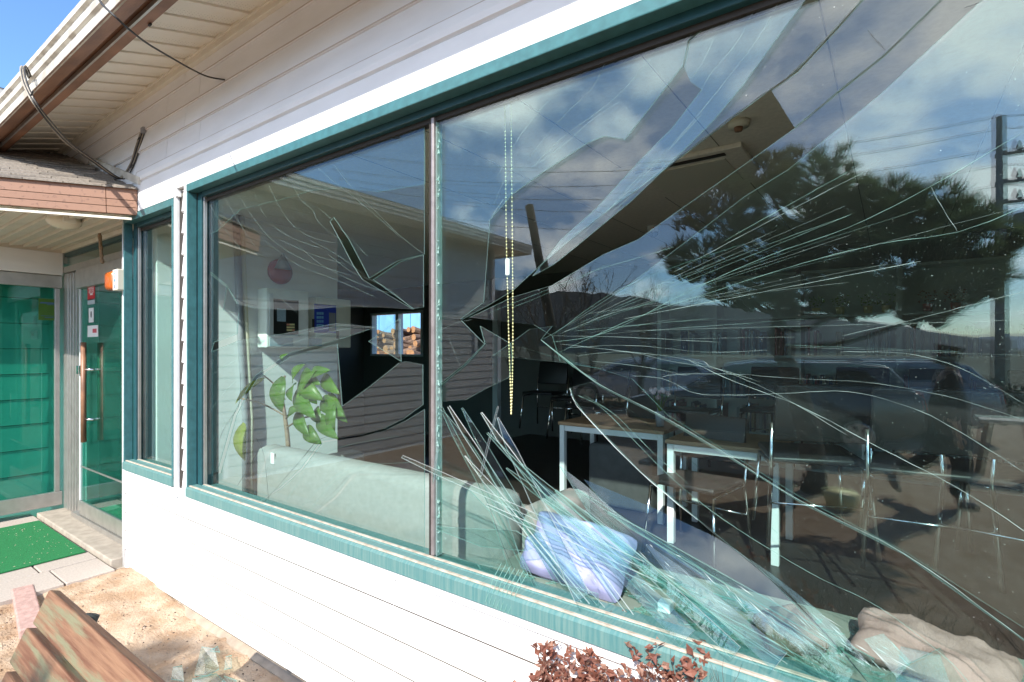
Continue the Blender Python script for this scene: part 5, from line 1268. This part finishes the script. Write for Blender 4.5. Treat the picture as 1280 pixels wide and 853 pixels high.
def bare_tree(base, h, seed, label, r0=0.09):
    random.seed(seed); root = empty('bare_tree', base, label, 'tree', 'bare trees across the yard')
    b = MB(); tw = MB()
    def grow(p, d, l, r, dep):
        pts = [p]; 
        for k in range(4):
            d = (d + Vector((jit(0.18), jit(0.18), jit(0.1) + 0.03))).normalized(); p = p + d * l / 4; pts.append(p)
        (b if dep < 2 else tw).tube(pts, [r, r * .9, r * .78, r * .66, r * .55], 5 if dep < 2 else 3, cap=False)
        if dep < 6:
            for _ in range(2 if dep else 3): grow(pts[random.choice((-1, -1, -2))], (d + Vector((jit(0.75), jit(0.75), random.uniform(-0.1, 0.5)))).normalized(), l * random.uniform(0.62, 0.82), r * 0.58, dep + 1)
            if random.random() < 0.6: grow(pts[2], (d + Vector((jit(0.9), jit(0.9), 0.2))).normalized(), l * 0.55, r * 0.45, dep + 2)
    grow(Vector(base), Vector((jit(0.1), jit(0.1), 1)), h * 0.30, r0, 0)
    b.build('trunk', 'bare_bark', root, True); tw.build('branches', 'bare_bark', root)
    return root
for i, (px, t, h, lab) in enumerate(((690, 13, 4.6, 'bare tree reflected just right of the wing corner'), (745, 15, 5.0, 'bare tree reflected between the wing and the pine'), (800, 12, 4.2, 'bare tree reflected behind the left side of the pine'), (635, 19, 5.6, 'bare tree reflected behind the end of the wing'), (720, 22, 6.2, 'taller bare tree reflected far behind the others'), (860, 14, 4.2, 'low bare tree reflected under the pine crown'))):
    d = ray(px, HY); v = MIR(EYE + d * t); bare_tree((v.x, v.y, GZ), h, 40 + i, lab)
fld = struct(MB().add([(-60, -15, GZ + 0.006), (80, -17, GZ + 0.006), (900, -900, GZ + 0.3), (-900, -900, GZ + 0.3)], [(0, 1, 2, 3)]).build('field', 'field'))
def hedge(x0, x1, y, h, m, label, seed, n):
    random.seed(seed); root = empty('hedge', ((x0 + x1) / 2, y, GZ), label, 'hedge', 'hedges across the yard'); lf = MB(); st = MB()
    for _ in range(n):
        x = random.uniform(x0, x1); hh = h * (0.8 + 0.35 * mnoise.noise((x * 0.9, seed, 0))); p = Vector((x, y + jit(0.5), GZ + hh * random.random() ** 0.6))
        a = Vector((jit(1), jit(1), jit(1))).normalized() * 0.11; c_ = Vector((jit(1), jit(1), jit(1))).normalized() * 0.07
        lf.add([p, p + a, p + a + c_, p + c_], [(0, 1, 2, 3)])
    x = x0
    while x < x1: st.tube([(x, y, GZ), (x + jit(0.2), y + jit(0.2), GZ + h * 0.8)], 0.02, 4); x += 0.5
    lf.build('foliage', m, root); st.build('stems', 'bark', root)
hedge(-9.5, -4.0, -12.5, 1.2, 'hedge_yellow', 'yellowish hedge reflected under the bare trees', 1, 5000)
hedge(-3.8, 16.0, -15.5, 1.0, 'hedge_leaf', 'dark green hedge reflected behind the parked cars', 2, 9000)
# leaning dark post, utility pole and wires
Y_p = 9.0
a = vm(676, 330, Y_p); c = vm(662, 254, Y_p); dirv = (c - a)
ft = a - dirv * ((a.z - GZ) / dirv.z)
tag(MB().tube([ft, c], [0.12, 0.10], 10).build('leaning_post', 'bark', None, True), 'thick dark leaning post reflected above the wing roof', 'post')
Yu = 16.0
ut, um = vm(1252, 146, Yu), vm(1253, 430, Yu)
up_ = empty('utility_pole', (um.x, um.y, GZ), 'concrete utility pole with insulators reflected at the right edge', 'pole')
MB().tube([(um.x, um.y, GZ), (ut.x, ut.y, ut.z)], [0.15, 0.10], 12).build('shaft', 'pole_concrete', up_, True)
for k, (dz, l) in enumerate(((0.9, 1.3), (1.6, 1.2), (2.1, 0.9))):
    p = Vector((ut.x, ut.y, ut.z - dz)); MB().box(p + Vector((-0.1, -0.24, -0.05)), p + Vector((l, -0.15, 0.05))).build('cross_arm', 'pole_concrete', up_)
    for q in (0.35, 0.8, l - 0.05):
        MB().tube([p + Vector((q, -0.2, 0.05)), p + Vector((q, -0.2, 0.12)), p + Vector((q, -0.2, 0.2)), p + Vector((q, -0.2, 0.3))], [0.03, 0.07, 0.05, 0.02], 8).build('insulator', 'pole_concrete', up_, True)
MB().tube([(ut.x + 0.45, ut.y - 0.2, ut.z - 3.2), (ut.x + 0.45, ut.y - 0.2, ut.z - 2.4)], 0.22, 12).build('transformer', 'pole_concrete', up_, True)
for i, (dz, tz, tx) in enumerate(((0.0, 5.5, -18), (0.3, 5.0, -18.4), (0.8, 4.6, -18), (1.2, 4.1, -17), (1.7, 3.6, -17.4))):
    a = Vector((ut.x, ut.y, ut.z - dz)); c = Vector((ut.x + tx, ut.y + 6, tz + 3)); e = Vector((ut.x + 20, ut.y - 3, ut.z - dz + 0.6))
    w = MB()
    for s, f in ((a, c), (a, e)):
        w.tube([s.lerp(f, k / 10) - Vector((0, 0, 0.9 * (1 - (2 * k / 10 - 1) ** 2))) for k in range(11)], 0.008, 5)
    tag(w.build('power_line', 'wire'), 'thin dark power line reflected against the clouds, %s from the top' % ('first', 'second', 'third', 'fourth', 'fifth')[i], 'power line', 'power lines to the utility pole')
# parked cars
def make_car(name, label, paint, loc, rz, L=4.4, H=1.62, Wd=1.8):
    root = empty(name, (0, 0, 0), label, 'car', 'cars parked in the yard')
    # body profile along x (front +), rear at -L/2
    lo = [(-L/2, 0.45), (-L/2 - 0.03, 0.62), (-L/2 + 0.02, 0.95), (-L/2 + 0.10, 1.02), (L*0.18, 1.0), (L*0.36, 0.92), (L/2 - 0.08, 0.78), (L/2, 0.60), (L/2 - 0.03, 0.35), (L*0.40, 0.27), (-L*0.42, 0.27)]
    hw = Wd / 2; b = MB(); n = len(lo)
    b.add([(x, -hw * (0.97 if z > 0.85 else 1), z) for x, z in lo] + [(x, hw * (0.97 if z > 0.85 else 1), z) for x, z in lo], [tuple(range(n)), tuple(range(2 * n - 1, n - 1, -1))] + [(i, n + i, n + (i + 1) % n, (i + 1) % n) for i in range(n)])
    body = b.build('body', paint, root, True, 0.05)
    cab = [(-L/2 + 0.10, 1.0), (-L/2 + 0.42, H - 0.06), (-L*0.30, H), (L*0.02, H), (L*0.10, H - 0.05), (L*0.26, 1.0)]
    n = len(cab); ti = lambda z: hw * (0.95 - 0.16 * max(0, z - 1.0) / (H - 1.0))
    b = MB(); b.add([(x, -ti(z), z) for x, z in cab] + [(x, ti(z), z) for x, z in cab], [tuple(range(n)), tuple(range(2 * n - 1, n - 1, -1))] + [(i, n + i, n + (i + 1) % n, (i + 1) % n) for i in range(n)])
    b.build('cabin', paint, root, True, 0.04)
    def quad(name, ps, m): 
        v = [Vector(p) for p in ps]; nn = (v[1] - v[0]).cross(v[2] - v[0]).normalized() * 0.012
        return MB().add([p - nn for p in v] + [p + nn for p in v], [(0, 1, 2, 3), (7, 6, 5, 4), (0, 4, 5, 1), (1, 5, 6, 2), (2, 6, 7, 3), (3, 7, 4, 0)]).build(name, m, root)
    for s in (-1, 1):
        def sw(x, z): return (x, s * (ti(z) + 0.004), z)
        quad('side_window', [sw(-L/2 + 0.50, 1.08), sw(-L*0.13, 1.08), sw(-L*0.13, H - 0.12), sw(-L/2 + 0.72, H - 0.13)], 'car_window')
        quad('side_window', [sw(-L*0.10, 1.08), sw(L*0.20, 1.08), sw(L*0.08, H - 0.14), sw(-L*0.10, H - 0.12)], 'car_window')
        quad('tail_light', [(-L/2 - 0.02, s * hw * 0.60, 0.72), (-L/2 - 0.02, s * hw * 0.94, 0.72), (-L/2 + 0.055, s * hw * 0.94, 1.02), (-L/2 + 0.055, s * hw * 0.66, 1.02)], 'tail_red')
        quad('headlight', [(L/2 - 0.03, s * hw * 0.62, 0.66), (L/2 - 0.06, s * hw * 0.96, 0.66), (L/2 - 0.13, s * hw * 0.96, 0.8), (L/2 - 0.09, s * hw * 0.62, 0.8)], 'rim')
        for x in (-L * 0.31, L * 0.31):
            w = MB(); w.tube([(x, s * (hw - 0.20), 0.33), (x, s * (hw + 0.005), 0.33)], 0.33, 22); wh = w.build('wheel', 'tyre', root, False, 0.02)
            MB().tube([(x, s * (hw + 0.006), 0.33), (x, s * (hw + 0.014), 0.33)], [0.215, 0.20], 18).build('rim', 'rim', wh)
            for k in range(5):
                a = k * 1.257; q = Vector((math.cos(a), 0, math.sin(a))); o2 = Vector((x, s * (hw + 0.015), 0.33))
                MB().tube([o2 + q * 0.09, o2 + q * 0.17], [0.02, 0.035], 6).build('spoke_gap', 'tyre', wh)
        MB().box((L * 0.17, s * hw * 0.97, 1.0), (L * 0.21, s * (hw + 0.17), 1.14)).build('mirror', paint, root, True, 0.03)
        MB().tube([(-L*0.33, s * ti(H) * 0.92, H + 0.03), (L*0.0, s * ti(H) * 0.92, H + 0.03)], 0.015, 6).build('roof_rail', 'rim', root)
    quad('rear_window', [(-L/2 + 0.15, -hw * 0.78, 1.07), (-L/2 + 0.15, hw * 0.78, 1.07), (-L/2 + 0.39, hw * 0.70, H - 0.12), (-L/2 + 0.39, -hw * 0.70, H - 0.12)], 'car_window')
    quad('windscreen', [(L*0.255, -hw * 0.8, 1.03), (L*0.255, hw * 0.8, 1.03), (L*0.115, hw * 0.72, H - 0.09), (L*0.115, -hw * 0.72, H - 0.09)], 'car_window')
    MB().box((-L/2 - 0.06, -hw * 0.95, 0.34), (-L/2 + 0.05, hw * 0.95, 0.60)).build('bumper', 'black_plastic', root, True, 0.04)
    MB().box((-L/2 - 0.035, -0.26, 0.66), (-L/2 - 0.02, 0.26, 0.78)).build('number_plate', 'paper', root)
    root.location = loc; root.rotation_euler.z = rz
    return root
def park(px, py, rz, paint, label, L, H):
    v = gm(px, py); ax = Vector((math.cos(rz), math.sin(rz), 0)); p = v + ax * (L / 2)
    make_car('parked_car', label, paint, (p.x, p.y, GZ), rz, L, H)
park(1138, 566, R(180 - 12), 'car_grey', 'dark grey estate car reflected behind the pine trunk, its tail to the right', 4.5, 1.46)
park(1228, 548, R(180 - 14), 'car_silver', 'silver car reflected beside the dark estate car at the right edge', 4.4, 1.44)
park(900, 516, R(180 - 20), 'car_white', 'pale car reflected far across the yard behind the pointed shard', 4.3, 1.42)
# plank table, trestle
v = gm(905, 640)
pt = empty('plank_table', v, 'low rough plank table in the yard reflected below the pine', 'table')
for i in range(7): box('plank', (v.x - 0.75, v.y - 0.52 + 0.15 * i, 0.36), (v.x + 0.72 + jit(0.02), v.y - 0.376 + 0.15 * i, 0.40), 'plank', pt, 0.004)
for sx_ in (-0.55, 0.5):
    for sy_ in (-0.4, 0.4): box('leg', (v.x + sx_, v.y + sy_, GZ), (v.x + sx_ + 0.08, v.y + sy_ + 0.08, 0.358), 'plank', pt)
v = gm(1262, 596)
tr_ = empty('trestle_stool', v, 'pale wooden trestle stool in the yard reflected at the right edge', 'stool')
zt = 0.62
box('top', (v.x - 0.30, v.y - 0.14, zt), (v.x + 0.34, v.y + 0.16, zt + 0.05), 'ivory_plastic', tr_, 0.004)
for s in (-1, 1):
    MB().prism([Vector((-0.05, -0.03, 0)), Vector((0.05, -0.03, 0)), Vector((0.05, 0.03, 0)), Vector((-0.05, 0.03, 0))], (v.x + s * 0.30, v.y, GZ), (v.x + s * 0.2, v.y, zt - 0.001)).build('leg', 'plank', tr_)
v = gm(1052, 636)
bs_ = tag(MB().tube([(v.x, v.y, GZ), (v.x, v.y, GZ + 0.02), (v.x, v.y, GZ + 0.16)], [0.12, 0.14, 0.17], 16).build('yellow_basin', 'key_yellow', None, True), 'yellow basin standing in the yard by the pine trunk', 'basin')

# walking person in dark clothes
def skinned(name, verts, edges, radii, m, parent=None, sub=2, root=0):
    me = bpy.data.meshes.new(name); me.from_pydata([tuple(v) for v in verts], edges, []); me.update()
    o = bpy.data.objects.new(name, me); C.objects.link(o)
    sk = o.modifiers.new('skin', 'SKIN'); sk.use_smooth_shade = True
    for i, r in enumerate(radii):
        me.skin_vertices[0].data[i].radius = (r, r) if not isinstance(r, tuple) else r
        me.skin_vertices[0].data[i].use_root = (i == root)
    ss = o.modifiers.new('sub', 'SUBSURF'); ss.levels = sub; ss.render_levels = sub
    me.materials.append(M[m])
    if parent: o.parent = parent
    return o
v = gm(1186, 632)
per = empty('person', (0, 0, 0), 'person in long black clothes mid stride reflected in the lower right of the window', 'person')
V = [(0, 0, .92), (0, 0, 1.12), (0.01, 0, 1.34), (0.02, 0, 1.44), (0.03, 0, 1.52), (0.04, 0, 1.62), (0.035, 0, 1.68),
     (0, .10, .88), (0.10, .10, .48), (0.06, .10, .08), (0.20, .10, .03),
     (0, -.10, .88), (-0.12, -.10, .50), (-0.46, -.10, .26), (-0.44, -.10, .12),
     (0.01, .20, 1.38), (-0.06, .25, 1.12), (0.02, .25, .88), (0.03, .25, .80), (0.04, .25, .73),
     (0.01, -.20, 1.38), (0.06, -.25, 1.12), (0.16, -.25, .90), (0.19, -.25, .83), (0.21, -.25, .76)]
E = [(0, 1), (1, 2), (2, 3), (3, 4), (4, 5), (5, 6), (0, 7), (7, 8), (8, 9), (9, 10), (0, 11), (11, 12), (12, 13), (13, 14), (2, 15), (15, 16), (16, 17), (17, 18), (18, 19), (2, 20), (20, 21), (21, 22), (22, 23), (23, 24)]
Rr = [(.15, .12), (.13, .11), (.15, .10), .06, .055, .085, .07, .095, .065, .04, .035, .095, .065, .042, .035, .06, .045, .034, .026, .018, .06, .045, .034, .026, .018]
skinned('body', V, E, Rr, 'skin', per)
skinned('coat', [(0, 0, 0.50), (0, 0, .92), (0, 0, 1.15), (0.01, 0, 1.36), (0.01, .205, 1.375), (-0.06, .255, 1.12), (0.01, .255, .92), (0.01, -.205, 1.375), (0.06, -.255, 1.12), (0.14, -.255, .94)],
        [(0, 1), (1, 2), (2, 3), (3, 4), (4, 5), (5, 6), (3, 7), (7, 8), (8, 9)], [(.24, .20), (.20, .17), (.17, .14), (.17, .12), .075, .06, .05, .075, .06, .05], 'coat_black', per, root=1)
skinned('trousers', [(0, 0, .85), (0, .10, .80), (0.10, .10, .47), (0.06, .10, .10), (0, -.10, .80), (-0.12, -.10, .49), (-0.42, -.10, .29)], [(0, 1), (1, 2), (2, 3), (0, 4), (4, 5), (5, 6)], [.15, .125, .10, .085, .125, .10, .085], 'coat_black', per)
skinned('shoe', [(0.04, .10, .05), (0.14, .10, .045), (0.24, .10, .03)], [(0, 1), (1, 2)], [.055, .05, .035], 'shoe', per)
skinned('shoe', [(-0.50, -.10, .28), (-0.47, -.10, .18), (-0.41, -.10, .06)], [(0, 1), (1, 2)], [.055, .05, .035], 'shoe', per)
skinned('hair', [(0.0, 0, 1.60), (0.02, 0, 1.70), (-0.02, 0, 1.52)], [(0, 1), (0, 2)], [.105, .085, .07], 'hair', per)
fing = MB()
for s, wx, wz in ((1, 0.04, .73), (-1, 0.21, .76)):
    for k in range(4): fing.tube([(wx + 0.01 * k - 0.02, s * .25, wz), (wx + 0.012 * k - 0.015, s * .247, wz - 0.04), (wx + 0.013 * k - 0.005, s * .238, wz - 0.075 - 0.006 * (k % 3))], [0.009, 0.0085, 0.006], 6)
    fing.tube([(wx + 0.025, s * .245, wz + 0.03), (wx + 0.05, s * .235, wz), (wx + 0.05, s * .228, wz - 0.03)], [0.011, 0.010, 0.007], 6)
o = fing.build('fingers', 'skin', None, True); o.parent = per
nose = MB().add([(0.115, 0, 1.58), (0.135, 0.0, 1.565), (0.115, 0.016, 1.56), (0.115, -0.016, 1.56), (0.118, 0, 1.62)], [(0, 2, 1), (1, 2, 3), (0, 1, 4), (4, 1, 3), (4, 2, 1)]).build('nose', 'skin', None, True); nose.parent = per
eyes = MB()
for s in (-1, 1): eyes.sphere((0.108, s * 0.032, 1.605), 0.012, 8, 6)
eyes.box((0.108, -0.022, 1.535), (0.118, 0.022, 1.54))
o = eyes.build('face_features', 'ink_black', None, True); o.parent = per
per.location = (v.x, v.y, GZ); per.rotation_euler.z = R(-8)
